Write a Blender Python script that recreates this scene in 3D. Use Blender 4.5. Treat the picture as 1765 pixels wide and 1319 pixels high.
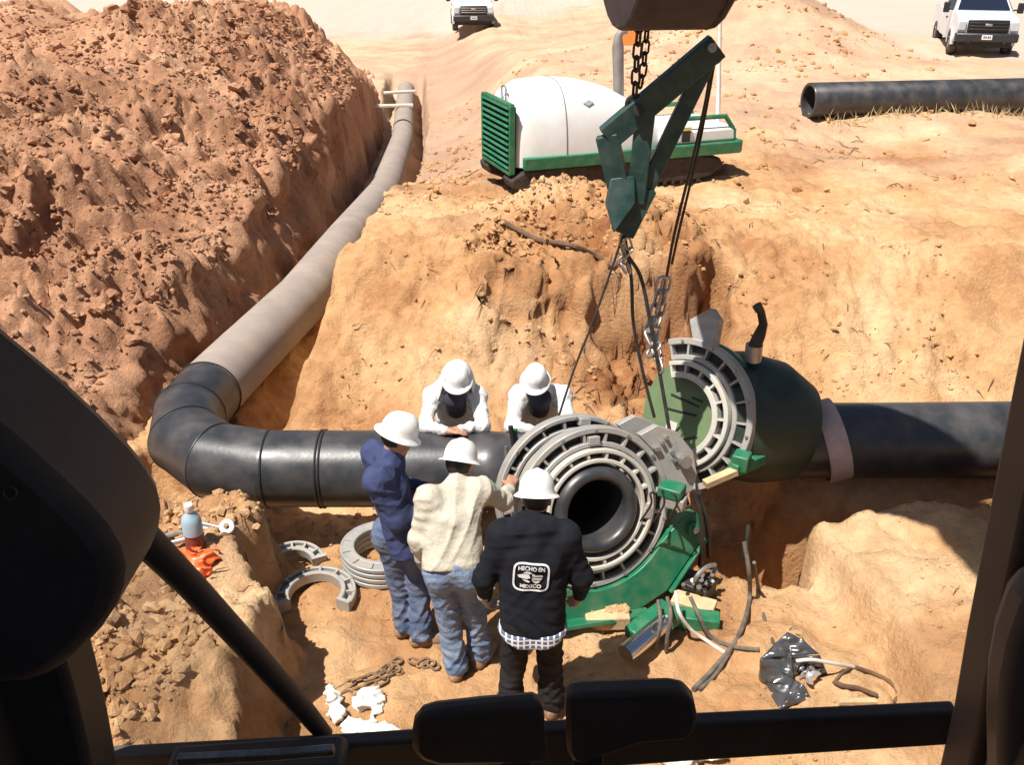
import bpy, math, random
import numpy as np
from mathutils import Vector, Matrix
from mathutils.bvhtree import BVHTree

scene = bpy.context.scene
for o in list(bpy.data.objects): bpy.data.objects.remove(o)

# ---------------------------------------------------------------- camera, sky, sun, exposure
CAM = np.array([0.0, 0.0, 4.5]); PITCH = math.radians(26.0); FPX = 1600.0
cd = bpy.data.cameras.new('camera'); cam = bpy.data.objects.new('camera', cd)
scene.collection.objects.link(cam); scene.camera = cam
cam.location = CAM; cam.rotation_euler = (math.radians(90) - PITCH, 0, 0)
cd.sensor_width = 36.0; cd.lens = 36.0 * FPX / 1765.0
cd.clip_start = 0.05; cd.clip_end = 2000.0

SUN_TO = np.array([0.38, 0.31, -1.0]); SUN_TO = SUN_TO / np.linalg.norm(SUN_TO)
SUN_EL = math.asin(-SUN_TO[2])
world = bpy.data.worlds.new('World'); scene.world = world; world.use_nodes = True
wt = world.node_tree; wt.nodes.clear()
wo = wt.nodes.new('ShaderNodeOutputWorld'); wb = wt.nodes.new('ShaderNodeBackground')
sk = wt.nodes.new('ShaderNodeTexSky'); sk.sky_type = 'NISHITA'; sk.sun_disc = False
sk.sun_elevation = SUN_EL; sk.sun_rotation = math.radians(231); sk.dust_density = 2.0
wb.inputs['Strength'].default_value = 0.05
wt.links.new(sk.outputs[0], wb.inputs['Color']); wt.links.new(wb.outputs[0], wo.inputs['Surface'])
sd = bpy.data.lights.new('sun', 'SUN'); sd.energy = 5.0; sd.angle = math.radians(0.5); sd.color = (1.0, 0.95, 0.88)
sun = bpy.data.objects.new('sun', sd); scene.collection.objects.link(sun)
sun.rotation_euler = Vector(SUN_TO).to_track_quat('-Z', 'Y').to_euler(); sun.location = (-6, -6, 18)
vs = scene.view_settings; vs.view_transform = 'Standard'; vs.look = 'None'; vs.gamma = 1.0; vs.use_curve_mapping = False
vs.exposure = 0.56
scene.render.engine = 'CYCLES'
scene.cycles.max_bounces = 6; scene.cycles.use_denoising = True

# ---------------------------------------------------------------- helpers
RNG = np.random.default_rng(7); random.seed(7)
_F = np.array([0, math.cos(PITCH), -math.sin(PITCH)]); _U = np.array([0, math.sin(PITCH), math.cos(PITCH)]); _R = np.array([1.0, 0, 0])
def ray(px, py):
    return _F + _R * (px - 882.5) / FPX + _U * (659.5 - py) / FPX
def at(px, py, D):          # the point of the place that lies D metres ahead, found along a sight line
    d = ray(px, py); return CAM + d * (D / d[1])
def atz(px, py, z):         # the same for a known height
    d = ray(px, py); return CAM + d * ((z - CAM[2]) / d[2])
def nrm(v):
    v = np.asarray(v, float); return v / (np.linalg.norm(v) + 1e-12)
def frame(z, x=(1, 0, 0)):   # 3x3 with columns x,y,z
    z = nrm(z); x = np.asarray(x, float); x = x - z * x.dot(z)
    if np.linalg.norm(x) < 1e-4: x = np.array([0, 1.0, 0]) - z * z[1]
    x = nrm(x); return np.stack([x, np.cross(z, x), z], 1)
def rotz(a):
    c, s = math.cos(a), math.sin(a); return np.array([[c, -s, 0], [s, c, 0], [0, 0, 1.0]])
def S(a, b, t):
    t = np.clip((np.asarray(t, float) - a) / (b - a), 0, 1); return t * t * (3 - 2 * t)

def _hash(ix, iy, seed):
    h = (ix.astype(np.int64) * 374761393 + iy.astype(np.int64) * 668265263 + seed * 982451653) & 0xffffffff
    h = ((h ^ (h >> 13)) * 1274126177) & 0xffffffff
    return ((h ^ (h >> 16)) & 0xffff) / 65535.0
def vnoise(x, y, seed=0):
    ix = np.floor(x); iy = np.floor(y); fx = x - ix; fy = y - iy
    fx = fx * fx * fx * (fx * (fx * 6 - 15) + 10); fy = fy * fy * fy * (fy * (fy * 6 - 15) + 10)
    a = _hash(ix, iy, seed); b = _hash(ix + 1, iy, seed); c = _hash(ix, iy + 1, seed); d = _hash(ix + 1, iy + 1, seed)
    return (a + (b - a) * fx) + ((c + (d - c) * fx) - (a + (b - a) * fx)) * fy - 0.5
def fbm(x, y, f, octv, seed=0, gain=0.5):
    x = np.asarray(x, float); y = np.asarray(y, float)
    r = np.zeros(np.broadcast(x, y).shape); a = 1.0
    for i in range(octv):
        c, s = math.cos(i * 1.1 + .4), math.sin(i * 1.1 + .4)
        r = r + a * vnoise((x * c - y * s) * f, (x * s + y * c) * f, seed + i * 17); f *= 2.03; a *= gain
    return r
def ridged(x, y, f, octv, seed=0, gain=0.55):
    r = 0; a = 1.0
    for i in range(octv):
        c, s = math.cos(i * 1.3 + .2), math.sin(i * 1.3 + .2)
        n = vnoise((x * c - y * s) * f, (x * s + y * c) * f, seed + i * 31)
        r = r + a * (1 - np.abs(n) * 4); f *= 2.1; a *= gain
    return r

# ---------------------------------------------------------------- materials (procedural)
MATS = {}
def mat(name, col, rough=0.6, metal=0.0, var=0.15, scale=6.0, bump=0.0, bscale=40.0, dust=0.0, dustcol=(0.45, 0.27, 0.13), spec=0.5, col2=None):
    if name in MATS: return MATS[name]
    m = bpy.data.materials.new(name); m.use_nodes = True; nt = m.node_tree; N = nt.nodes; L = nt.links
    b = N['Principled BSDF']; b.inputs['Roughness'].default_value = rough; b.inputs['Metallic'].default_value = metal
    b.inputs['Specular IOR Level'].default_value = spec
    tc = N.new('ShaderNodeTexCoord')
    no = N.new('ShaderNodeTexNoise'); no.inputs['Scale'].default_value = scale; no.inputs['Detail'].default_value = 6; no.inputs['Roughness'].default_value = 0.65
    L.new(tc.outputs['Object'], no.inputs['Vector'])
    r = N.new('ShaderNodeValToRGB'); r.color_ramp.elements[0].position = 0.3; r.color_ramp.elements[1].position = 0.7
    c2 = col2 or tuple(min(1, c * (1 + var)) for c in col); c1 = tuple(c * (1 - var) for c in col) if col2 is None else col
    r.color_ramp.elements[0].color = (*c1, 1); r.color_ramp.elements[1].color = (*c2, 1)
    L.new(no.outputs['Fac'], r.inputs['Fac']); out = r.outputs['Color']
    if dust > 0:
        n2 = N.new('ShaderNodeTexNoise'); n2.inputs['Scale'].default_value = scale * 0.8 + 1.7; n2.inputs['Detail'].default_value = 8
        L.new(tc.outputs['Object'], n2.inputs['Vector'])
        mr = N.new('ShaderNodeMapRange'); mr.inputs[1].default_value = 0.42; mr.inputs[2].default_value = 0.72; mr.inputs[3].default_value = 0; mr.inputs[4].default_value = dust
        L.new(n2.outputs['Fac'], mr.inputs[0])
        mx = N.new('ShaderNodeMixRGB'); mx.inputs[2].default_value = (*dustcol, 1)
        L.new(mr.outputs[0], mx.inputs[0]); L.new(out, mx.inputs[1]); out = mx.outputs[0]
        ra = N.new('ShaderNodeMapRange'); ra.inputs[3].default_value = rough; ra.inputs[4].default_value = 0.95
        L.new(mr.outputs[0], ra.inputs[0]); L.new(ra.outputs[0], b.inputs['Roughness'])
    L.new(out, b.inputs['Base Color'])
    if bump > 0:
        n3 = N.new('ShaderNodeTexNoise'); n3.inputs['Scale'].default_value = bscale; n3.inputs['Detail'].default_value = 5
        L.new(tc.outputs['Object'], n3.inputs['Vector'])
        bp = N.new('ShaderNodeBump'); bp.inputs['Strength'].default_value = bump; bp.inputs['Distance'].default_value = 0.02
        L.new(n3.outputs['Fac'], bp.inputs['Height']); L.new(bp.outputs[0], b.inputs['Normal'])
    MATS[name] = m; return m

def soil(name, light, mid, dark, far=None, attr=None, damp=(0.31, 0.13, 0.052), bscale=18.0, bstr=0.6):
    m = bpy.data.materials.new(name); m.use_nodes = True; nt = m.node_tree; N = nt.nodes; L = nt.links
    b = N['Principled BSDF']; b.inputs['Roughness'].default_value = 0.95; b.inputs['Specular IOR Level'].default_value = 0.15
    g = N.new('ShaderNodeNewGeometry')
    def noise(sc, det=6, ro=0.6):
        n = N.new('ShaderNodeTexNoise'); n.inputs['Scale'].default_value = sc; n.inputs['Detail'].default_value = det; n.inputs['Roughness'].default_value = ro
        L.new(g.outputs['Position'], n.inputs['Vector']); return n
    n1 = noise(0.55, 8, 0.62); r = N.new('ShaderNodeValToRGB'); e = r.color_ramp.elements
    e[0].position = 0.34; e[0].color = (*dark, 1); e[1].position = 0.66; e[1].color = (*light, 1); k = e.new(0.5); k.color = (*mid, 1)
    L.new(n1.outputs['Fac'], r.inputs['Fac']); out = r.outputs['Color']
    n2 = noise(9.0, 8, 0.7); mr = N.new('ShaderNodeMapRange'); mr.inputs[1].default_value = 0.3; mr.inputs[2].default_value = 0.7; mr.inputs[3].default_value = 0.78; mr.inputs[4].default_value = 1.15
    L.new(n2.outputs['Fac'], mr.inputs[0])
    mu = N.new('ShaderNodeVectorMath'); mu.operation = 'SCALE'; L.new(out, mu.inputs[0]); L.new(mr.outputs[0], mu.inputs['Scale']); out = mu.outputs[0]
    if attr:
        at_ = N.new('ShaderNodeAttribute'); at_.attribute_name = attr
        mx = N.new('ShaderNodeMixRGB'); mx.inputs[2].default_value = (*damp, 1); L.new(at_.outputs['Fac'], mx.inputs[0]); L.new(out, mx.inputs[1]); out = mx.outputs[0]
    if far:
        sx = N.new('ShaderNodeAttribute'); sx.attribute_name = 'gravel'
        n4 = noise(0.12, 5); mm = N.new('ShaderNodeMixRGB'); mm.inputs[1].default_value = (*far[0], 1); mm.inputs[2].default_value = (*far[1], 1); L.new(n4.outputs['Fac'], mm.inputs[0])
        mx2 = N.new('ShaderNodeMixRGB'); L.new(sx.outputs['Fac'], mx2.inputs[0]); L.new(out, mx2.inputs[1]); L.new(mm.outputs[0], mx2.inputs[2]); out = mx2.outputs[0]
    L.new(out, b.inputs['Base Color'])
    n3 = noise(bscale, 10, 0.7); bp = N.new('ShaderNodeBump'); bp.inputs['Strength'].default_value = bstr; bp.inputs['Distance'].default_value = 0.05
    L.new(n3.outputs['Fac'], bp.inputs['Height']); L.new(bp.outputs[0], b.inputs['Normal'])
    MATS[name] = m; return m

# ---------------------------------------------------------------- mesh builder
COL = scene.collection
def empty(name, loc, label=None, cat=None, group=None, kind=None):
    o = bpy.data.objects.new(name, None); COL.objects.link(o); o.location = loc; o.empty_display_size = 0.1
    return tag(o, label, cat, group, kind)
def tag(o, label=None, cat=None, group=None, kind=None):
    if label: o['label'] = label
    if cat: o['category'] = cat
    if group: o['group'] = group
    if kind: o['kind'] = kind
    return o
def mesh_obj(name, v, f, m, parent=None, smooth=True, sharp=40, bevel=0.0, loc=None):
    v = np.asarray(v, float)
    if parent is not None and loc is None: v = v - np.array(root_loc(parent))     # vertices are given in the place's coordinates
    me = bpy.data.meshes.new(name)
    me.from_pydata(v.tolist(), [], f if isinstance(f, list) else f.tolist()); me.update()
    if m is not None: me.materials.append(m)
    if smooth:
        me.polygons.foreach_set('use_smooth', [True] * len(me.polygons))
        if sharp: me.set_sharp_from_angle(angle=math.radians(sharp))
    o = bpy.data.objects.new(name, me); COL.objects.link(o)
    if loc is not None: o.location = loc
    if parent is not None: o.parent = parent
    if bevel > 0:
        md = o.modifiers.new('bevel', 'BEVEL'); md.width = bevel; md.segments = 2; md.limit_method = 'ANGLE'; md.angle_limit = math.radians(35)
    return o
def root_loc(o):
    p = np.zeros(3)
    while o is not None: p = p + np.array(o.location); o = o.parent
    return p
def link_copy(o, parent, loc, R=None, name=None):
    c = o.copy(); COL.objects.link(c); c.parent = parent; c.location = loc
    if name: c.name = name
    if R is not None: c.rotation_euler = Matrix(R.tolist()).to_euler()
    return c

class MB:
    def __init__(s): s.v = []; s.f = []; s.n = 0
    def add(s, v, f):
        v = np.asarray(v, float); s.v.append(v); s.f += [tuple(int(i) + s.n for i in q) for q in f]; s.n += len(v); return s
    def box(s, c, size, R=None):
        h = np.array(size) / 2.0
        v = np.array([[x, y, z] for z in (-1, 1) for y in (-1, 1) for x in (-1, 1)]) * h
        if R is not None: v = v @ np.asarray(R).T
        return s.add(v + np.asarray(c), [(0, 2, 3, 1), (4, 5, 7, 6), (0, 1, 5, 4), (2, 6, 7, 3), (0, 4, 6, 2), (1, 3, 7, 5)])
    def bar(s, a, b, w, t, up=(0, 0, 1)):          # box from a to b; w across, t along up
        a = np.asarray(a, float); b = np.asarray(b, float); d = b - a; y = nrm(d); x = nrm(np.cross(y, up)); z = np.cross(x, y)
        return s.box((a + b) / 2, (w, np.linalg.norm(d), t), np.stack([x, y, z], 1))
    def tube(s, pts, r, seg=12, caps=True, mitre=True):
        pts = np.asarray(pts, float); n = len(pts); r = np.broadcast_to(r, (n,))
        tg = np.zeros((n, 3)); d = pts[1:] - pts[:-1]; d = d / (np.linalg.norm(d, axis=1)[:, None] + 1e-12)
        tg[0] = d[0]; tg[-1] = d[-1]
        for i in range(1, n - 1): tg[i] = nrm(d[i - 1] + d[i])
        ref = np.array([0, 0, 1.0]) if abs(tg[0][2]) < 0.9 else np.array([1.0, 0, 0])
        x = nrm(np.cross(ref, tg[0])); V = []
        an = np.linspace(0, 2 * math.pi, seg, endpoint=False)
        for i in range(n):
            x = nrm(x - tg[i] * x.dot(tg[i])); y = np.cross(tg[i], x)
            ring = np.cos(an)[:, None] * x + np.sin(an)[:, None] * y
            if mitre and 0 < i < n - 1:                          # widen along the bend so the tube keeps its section
                cs = max(0.35, tg[i].dot(d[i])); bend = d[i] - tg[i] * tg[i].dot(d[i])
                if np.linalg.norm(bend) > 1e-5:
                    e = nrm(bend); ring = ring + (ring @ e)[:, None] * e * (1 / cs - 1)
            V.append(pts[i] + ring * r[i])
        V = np.concatenate(V); F = []
        for i in range(n - 1):
            for j in range(seg):
                k = (j + 1) % seg; F.append((i * seg + j, i * seg + k, (i + 1) * seg + k, (i + 1) * seg + j))
        if caps: F.append(tuple(range(seg))[::-1]); F.append(tuple((n - 1) * seg + j for j in range(seg)))
        return s.add(V, F)
    def lathe(s, prof, seg, c=(0, 0, 0), R=None, a0=0.0, a1=2 * math.pi, closed=False, sc=(1, 1)):
        prof = np.asarray(prof, float); full = abs(a1 - a0 - 2 * math.pi) < 1e-6
        an = np.linspace(a0, a1, seg, endpoint=not full); n = len(prof); V = []
        for a in an: V.append(np.stack([prof[:, 0] * math.cos(a) * sc[0], prof[:, 0] * math.sin(a) * sc[1], prof[:, 1]], 1))
        V = np.concatenate(V)
        if R is not None: V = V @ np.asarray(R).T
        F = []; m = seg if full else seg - 1; k = n if closed else n - 1
        for i in range(m):
            i2 = (i + 1) % seg
            for j in range(k):
                j2 = (j + 1) % n; F.append((i * n + j, i2 * n + j, i2 * n + j2, i * n + j2))
        if not full and closed: F.append(tuple(range(n))); F.append(tuple((seg - 1) * n + j for j in range(n))[::-1])
        return s.add(V + np.asarray(c), F)
    def prism(s, poly, o, x, y, z, t):             # polygon in the (x,y) frame at o, thickness t along z, centred
        poly = np.asarray(poly, float); x, y, z = map(lambda q: np.asarray(q, float), (x, y, z)); n = len(poly)
        a = np.asarray(o) + poly[:, :1] * x + poly[:, 1:] * y
        V = np.concatenate([a - z * t / 2, a + z * t / 2])
        F = [tuple(range(n))[::-1], tuple(range(n, 2 * n))] + [(i, (i + 1) % n, (i + 1) % n + n, i + n) for i in range(n)]
        return s.add(V, F)
    def torus(s, c, R, r, axis=(0, 0, 1), seg=24, sub=8, ex=0.0, x=(1, 0, 0)):   # ex: straight stretch, for chain links
        Fm = frame(axis, x); V = []; F = []
        for i in range(seg):
            a = 2 * math.pi * i / seg; cx, cy = R * math.cos(a), R * math.sin(a)
            off = ex if math.cos(a) > 0 else -ex
            for j in range(sub):
                b = 2 * math.pi * j / sub
                V.append([(cx + r * math.cos(b) * math.cos(a)) + off, cy + r * math.cos(b) * math.sin(a), r * math.sin(b)])
        for i in range(seg):
            for j in range(sub):
                i2 = (i + 1) % seg; j2 = (j + 1) % sub; F.append((i * sub + j, i2 * sub + j, i2 * sub + j2, i * sub + j2))
        return s.add(np.array(V) @ Fm.T + np.asarray(c), F)
    def ball(s, c, r, seg=14, R=None):
        r = np.broadcast_to(r, (3,)); n = seg // 2 + 1
        th = np.linspace(0, math.pi, n); prof = np.stack([np.sin(th), np.cos(th)], 1)
        b = MB().lathe(prof, seg); v = b.v[0] * r
        if R is not None: v = v @ np.asarray(R).T
        return s.add(v + np.asarray(c), b.f)
    def out(s): return np.concatenate(s.v), s.f
    def build(s, name, m, parent=None, **k):
        v, f = s.out(); return mesh_obj(name, v, f, m, parent, **k)

# ---------------------------------------------------------------- smooth solids from distance fields (bodies, cloth, bags)
class Solid:
    def __init__(s, k=0.03): s.p = []; s.k = k
    def cap(s, a, b, ra, rb=None, k=None, wr=0.0, wf=60.0):
        a = np.asarray(a, float); b = np.asarray(b, float); rb = ra if rb is None else rb; m = max(ra, rb)
        ph = random.random() * 6
        def f(P):
            ab = b - a; t = np.clip(((P - a) @ ab) / (ab @ ab + 1e-9), 0, 1)
            q = P - a - t[..., None] * ab; d = np.sqrt((q * q).sum(-1)) - (ra + (rb - ra) * t)
            if wr:
                L = np.linalg.norm(ab); w = np.sin(t * L * wf + 2.2 * np.sin(P[..., 0] * 17 + ph) + 2.0 * np.sin(P[..., 2] * 13 + P[..., 1] * 15 + ph))
                d = d - wr * w
            return d
        s.p.append((f, np.minimum(a, b) - m, np.maximum(a, b) + m, k)); return s
    def ell(s, c, r, R=None, k=None):
        c = np.asarray(c, float); r = np.broadcast_to(np.asarray(r, float), (3,)); m = r.max()
        def f(P):
            q = P - c
            if R is not None: q = q @ np.asarray(R)
            k0 = np.sqrt(((q / r) ** 2).sum(-1)); k1 = np.sqrt(((q / (r * r)) ** 2).sum(-1)) + 1e-9
            return k0 * (k0 - 1) / k1
        s.p.append((f, c - m, c + m, k)); return s
    def mesh(s, res, disp=None, trim=None):
        lo = np.min([p[1] for p in s.p], 0) - 3 * res - s.k; hi = np.max([p[2] for p in s.p], 0) + 3 * res + s.k
        n = np.ceil((hi - lo) / res).astype(int) + 1; fld = np.full(n, 0.5)
        ax = [lo[i] + np.arange(n[i]) * res for i in range(3)]
        for f, a, b, k in s.p:
            k = s.k if k is None else k; mg = k + 3 * res
            i0 = np.clip(np.floor((a - mg - lo) / res).astype(int), 0, n - 1); i1 = np.clip(np.ceil((b + mg - lo) / res).astype(int) + 1, 1, n)
            sl = tuple(slice(i0[i], i1[i]) for i in range(3))
            P = np.stack(np.meshgrid(*[ax[i][sl[i]] for i in range(3)], indexing='ij'), -1)
            d = f(P); e = fld[sl]; h = np.maximum(k - np.abs(d - e), 0) / max(k, 1e-6)
            fld[sl] = np.minimum(d, e) - h * h * k * 0.25
        if disp is not None or trim is not None:
            P = np.stack(np.meshgrid(*ax, indexing='ij'), -1)
            if disp is not None: fld = fld - disp(P)
            if trim is not None: fld = np.maximum(fld, trim(P))
        return nets(fld, lo, res)
def nets(F, lo, res):
    I = F < 0; nx, ny, nz = F.shape
    cnt = np.zeros((nx - 1, ny - 1, nz - 1), np.int8)
    cs = [(a, b, c) for a in (0, 1) for b in (0, 1) for c in (0, 1)]
    def cor(A, o): return A[o[0]:o[0] + nx - 1, o[1]:o[1] + ny - 1, o[2]:o[2] + nz - 1]
    for o in cs: cnt += cor(I, o)
    act = (cnt > 0) & (cnt < 8); idx = np.full(act.shape, -1, np.int64); ijk = np.argwhere(act); idx[act] = np.arange(len(ijk))
    vals = {o: F[ijk[:, 0] + o[0], ijk[:, 1] + o[1], ijk[:, 2] + o[2]] for o in cs}
    acc = np.zeros((len(ijk), 3)); num = np.zeros(len(ijk))
    for o in cs:
        for d in range(3):
            if o[d]: continue
            o2 = list(o); o2[d] = 1; o2 = tuple(o2); a = vals[o]; b = vals[o2]; m = (a < 0) != (b < 0)
            t = np.where(m, a / np.where(m, a - b, 1), 0); p = np.tile(np.array(o, float), (len(ijk), 1)); p[:, d] = t
            acc += p * m[:, None]; num += m
    V = lo + (ijk + acc / num[:, None]) * res; Q = []
    for d in range(3):
        o = [0, 0, 0]; o[d] = 1
        A = I[:nx - o[0], :ny - o[1], :nz - o[2]]; B = I[o[0]:, o[1]:, o[2]:]
        e = np.argwhere(A != B); u, w = (d + 1) % 3, (d + 2) % 3
        e = e[(e[:, u] > 0) & (e[:, w] > 0) & (e[:, u] < F.shape[u] - 1) & (e[:, w] < F.shape[w] - 1)]
        def g(du, dw):
            q = e.copy(); q[:, u] += du; q[:, w] += dw; return idx[q[:, 0], q[:, 1], q[:, 2]]
        q = np.stack([g(-1, -1), g(0, -1), g(0, 0), g(-1, 0)], 1); fl = I[e[:, 0], e[:, 1], e[:, 2]]
        q[~fl] = q[~fl][:, ::-1]; Q.append(q)
    Q = np.concatenate(Q); Q = Q[(Q >= 0).all(1)]
    return V, Q
# ---------------------------------------------------------------- the ground
_ty = [5, 7.5, 8.6, 11, 14.3, 17.4, 20, 28, 38, 60]
_tx = [-3.08, -3.08, -3.04, -2.66, -2.64, -2.70, -2.76, -3.25, -4.2, -6]
_tz = [.3, .3, .3, .3, .05, -.3, -.6, -1.1, -1.3, -1.5]
def tx(y): return np.interp(y, _ty, _tx)
def tz(y): return np.interp(y, _ty, _tz)

def lumps(x, y, f, seed):          # cellular lumps with sharp hollows between them
    best = np.full(np.broadcast(x, y).shape, 9.0); X_ = x * f; Y_ = y * f; ix = np.floor(X_); iy = np.floor(Y_)
    for a in (-1, 0, 1):
        for b in (-1, 0, 1):
            px_ = ix + a + _hash(ix + a, iy + b, seed); py_ = iy + b + _hash(ix + a, iy + b, seed + 5); sz = .6 + .8 * _hash(ix + a, iy + b, seed + 9)
            best = np.minimum(best, ((X_ - px_) ** 2 + (Y_ - py_) ** 2) / sz)
    return np.clip(1 - best, -.3, 1) * (.35 + .65 * S(-.25, .25, fbm(x, y, f * .16, 3, seed + 3)))
def ground_z(x, y, fine=True):
    x = np.asarray(x, float); y = np.asarray(y, float)
    w = fbm(x, y, 0.9, 4, 3) * 0.30                                  # wandering edges
    w2 = fbm(x, y, 2.2, 3, 9) * 0.10
    upper = 1.15 - 1.0 * S(18, 50, y) * (1 - S(0, 14, x)) + fbm(x, y, 0.18, 3, 5) * 0.35 * S(9, 16, y)
    bank = -0.05 + 1.2 * S(7.7, 11.2, y + w * 1.2) * 0.55 + 0.65 * S(8.2, 10.6, y + w)
    z = np.where(y < 7.9, 0.0, np.minimum(bank, upper))
    z = z * (1 - S(10.5, 12, y)) + upper * S(10.5, 12, y)
    wx = S(-0.75, -0.35, x + w) * (1 - S(2.1, 2.3, x + w2)) * S(7.8, 8.0, y) * (1 - S(11, 12, y))
    z = z + wx * (-0.02 + 0.25 * S(7.9, 9.0, y) + 0.92 * S(8.85, 9.95, y + w * 1.3 + w2 * 1.5) - z)
    z = z - 0.9 * np.exp(-((x + w2 - 2.18 - 0.25 * (y - 9.6)) / 0.16) ** 2) * S(8.9, 9.2, y + w2) * (1 - S(10.0, 10.35, y + w2))
    # steep cut behind the machine
    cut = S(0.75, 1.05, x + w2) * (1 - S(1.95, 2.15, x + w2)) * (1 - S(9.35, 9.62, y + w2 + 0.25 * (x - 1.5))) * S(7.7, 8.0, y)
    z = z - cut * (z - (-0.05 + 0.08 * (y - 8)))
    # loose heap by the carrier
    z = z + 0.5 * np.exp(-(((x - 0.75) / 0.95) ** 2 + ((y - 11.5) / 0.8) ** 2)) + 0.25 * np.exp(-(((x - 1.6) / 0.5) ** 2 + ((y - 10.7) / 0.5) ** 2))
    # mound far right
    z = z + 2.5 * np.exp(-(((x - 7.6) / 3.0) ** 2 + ((y - 33) / 6.0) ** 2)) + 0.5 * np.exp(-(((x - 3.0) / 3.5) ** 2 + ((y - 30) / 5.0) ** 2))
    # ground falls away beside the far trench
    t = x - tx(y); lip = tz(y) + 0.5
    z = z + (np.minimum(z, lip) - z) * (1 - S(0.9, 4.2, t)) * S(12, 17, y)
    # right bench
    rb = S(2.30, 2.52, x + w2 - 0.10 * (6.4 - y)) * (1 - S(6.3, 6.5, y + w2)) 
    z = z + rb * (0.30 + 0.05 * np.clip(x - 2.4, 0, 6))
    # left bench
    lb = (1 - S(-1.80, -1.55, x + w * 1.3 + w2 * 1.2 + fbm(x, y, 5, 3, 23) * .12 + 0.20 * (y - 5.2))) * (1 - S(5.70, 6.05, y + w * 1.0 + fbm(x, y, 5, 3, 25) * .15))
    z = z + lb * (0.70 + 0.14 * fbm(x, y, 1.3, 4, 21))
    # near ground the excavator stands on
    z = z + (1.1 - z) * (1 - S(2.2, 3.0, y))
    # pit under the pipes
    pit = S(-3.75, -3.5, x + w2) * S(6.22, 6.40, y + w2 * 1.3 - 0.12 * S(-0.2, 0.6, x) * (1 - S(1.1, 1.5, x)) + 0.50 * S(1.25, 1.5, x) * (1 - S(2.28, 2.42, x))) * (1 - S(7.62, 7.95, y + w2 * 1.5)) * (1 - S(9, 10, x))
    z = z + (-0.6 - 0.45 * (1 - S(6.75, 7.05, y)) * S(-3.4, -3.1, x) + 0.25 * S(1.25, 1.6, x) * (1 - S(6.0, 6.4, y)) + 0.78 * S(2.1, 2.45, x) * S(6.70, 6.86, y) - z) * pit
    z = z + (np.minimum(z, tz(y) - 0.36) - z) * S(7.5, 8.0, y) * (1 - S(-0.72, -0.45, t)) * (1 - S(30, 36, y)) * S(-26, -18, x)
    # trench of the long pipe
    tr = (1 - S(0.55, 0.82, np.where(t > 0, t * .96, -t) + w2)) * S(7.3, 7.7, y) * (1 - S(38, 41, y))
    z = z + (np.minimum(z, tz(y) - 0.38 - 0.35 * S(0.1, 0.5, t) * S(8, 9, y)) - z) * tr
    if fine:
        near = 1 - S(14, 30, y)
        z = z + fbm(x, y, 1.7, 5, 40) * 0.11 + (fbm(x, y, 5, 4, 42) * 0.045 + fbm(x, y, 13, 4, 44) * 0.03 + np.maximum(0, ridged(x, y, 4.5, 3, 46)) * 0.022 * S(.0, .3, fbm(x, y, .8, 3, 48))) * near
        rough = np.clip(cut + 0.9 * wx * S(8.7, 9.1, y) * (1 - S(10.2, 11, y)) + lb * (0.35 + 0.65 * (1 - S(4.4, 5.0, y))) + 0.9 * np.exp(-(((x - 0.9) / 1.5) ** 2 + ((y - 11.3) / 1.3) ** 2)) + 0.35 * S(8, 9, y) * (1 - S(11, 12, y)), 0, 1)
        z = z + rough * (np.maximum(-.3, ridged(x, y, 2.6, 4, 77)) * 0.075 + fbm(x, y, 7, 3, 61) * 0.10 + fbm(x, y, 16, 3, 60) * 0.06)
        ft = vnoise(x * 3.1 + 11, y * 3.1, 91)                        # trodden hollows
        z = z - 0.03 * S(0.15, 0.4, ft) * (1 - rough) * near
    return z
def wx_mask(x, y): return S(-0.9, -0.3, x) * (1 - S(2.2, 2.5, x)) * S(8.3, 8.8, y) * (1 - S(10.6, 11.2, y))
def gz(x, y): return float(ground_z(np.array([x]), np.array([y]))[0])

def axis_steps(segs):
    out = [segs[0][0]]
    for a, b, st in segs:
        n = max(1, int(round((b - a) / st))); out += list(a + (b - a) * np.arange(1, n + 1) / n)
    return np.array(out)
def grid_mesh(xs, ys, Z):
    X, Y = np.meshgrid(xs, ys); V = np.stack([X, Y, Z], -1).reshape(-1, 3); nx = len(xs); ny = len(ys)
    i = np.arange(nx - 1)[None, :] + nx * np.arange(ny - 1)[:, None]
    F = np.stack([i, i + 1, i + 1 + nx, i + nx], -1).reshape(-1, 4); return V, F
def fast_mesh(name, V, F, m, smooth=True):
    me = bpy.data.meshes.new(name); me.vertices.add(len(V)); me.vertices.foreach_set('co', V.astype(np.float32).ravel())
    k = F.shape[1]; me.loops.add(F.size); me.loops.foreach_set('vertex_index', F.astype(np.int32).ravel())
    me.polygons.add(len(F)); me.polygons.foreach_set('loop_start', np.arange(0, F.size, k, dtype=np.int32)); me.polygons.foreach_set('loop_total', np.full(len(F), k, np.int32))
    me.polygons.foreach_set('use_smooth', np.full(len(F), smooth)); me.update(calc_edges=True); me.validate()
    me.materials.append(m); o = bpy.data.objects.new(name, me); COL.objects.link(o); return o

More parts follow.
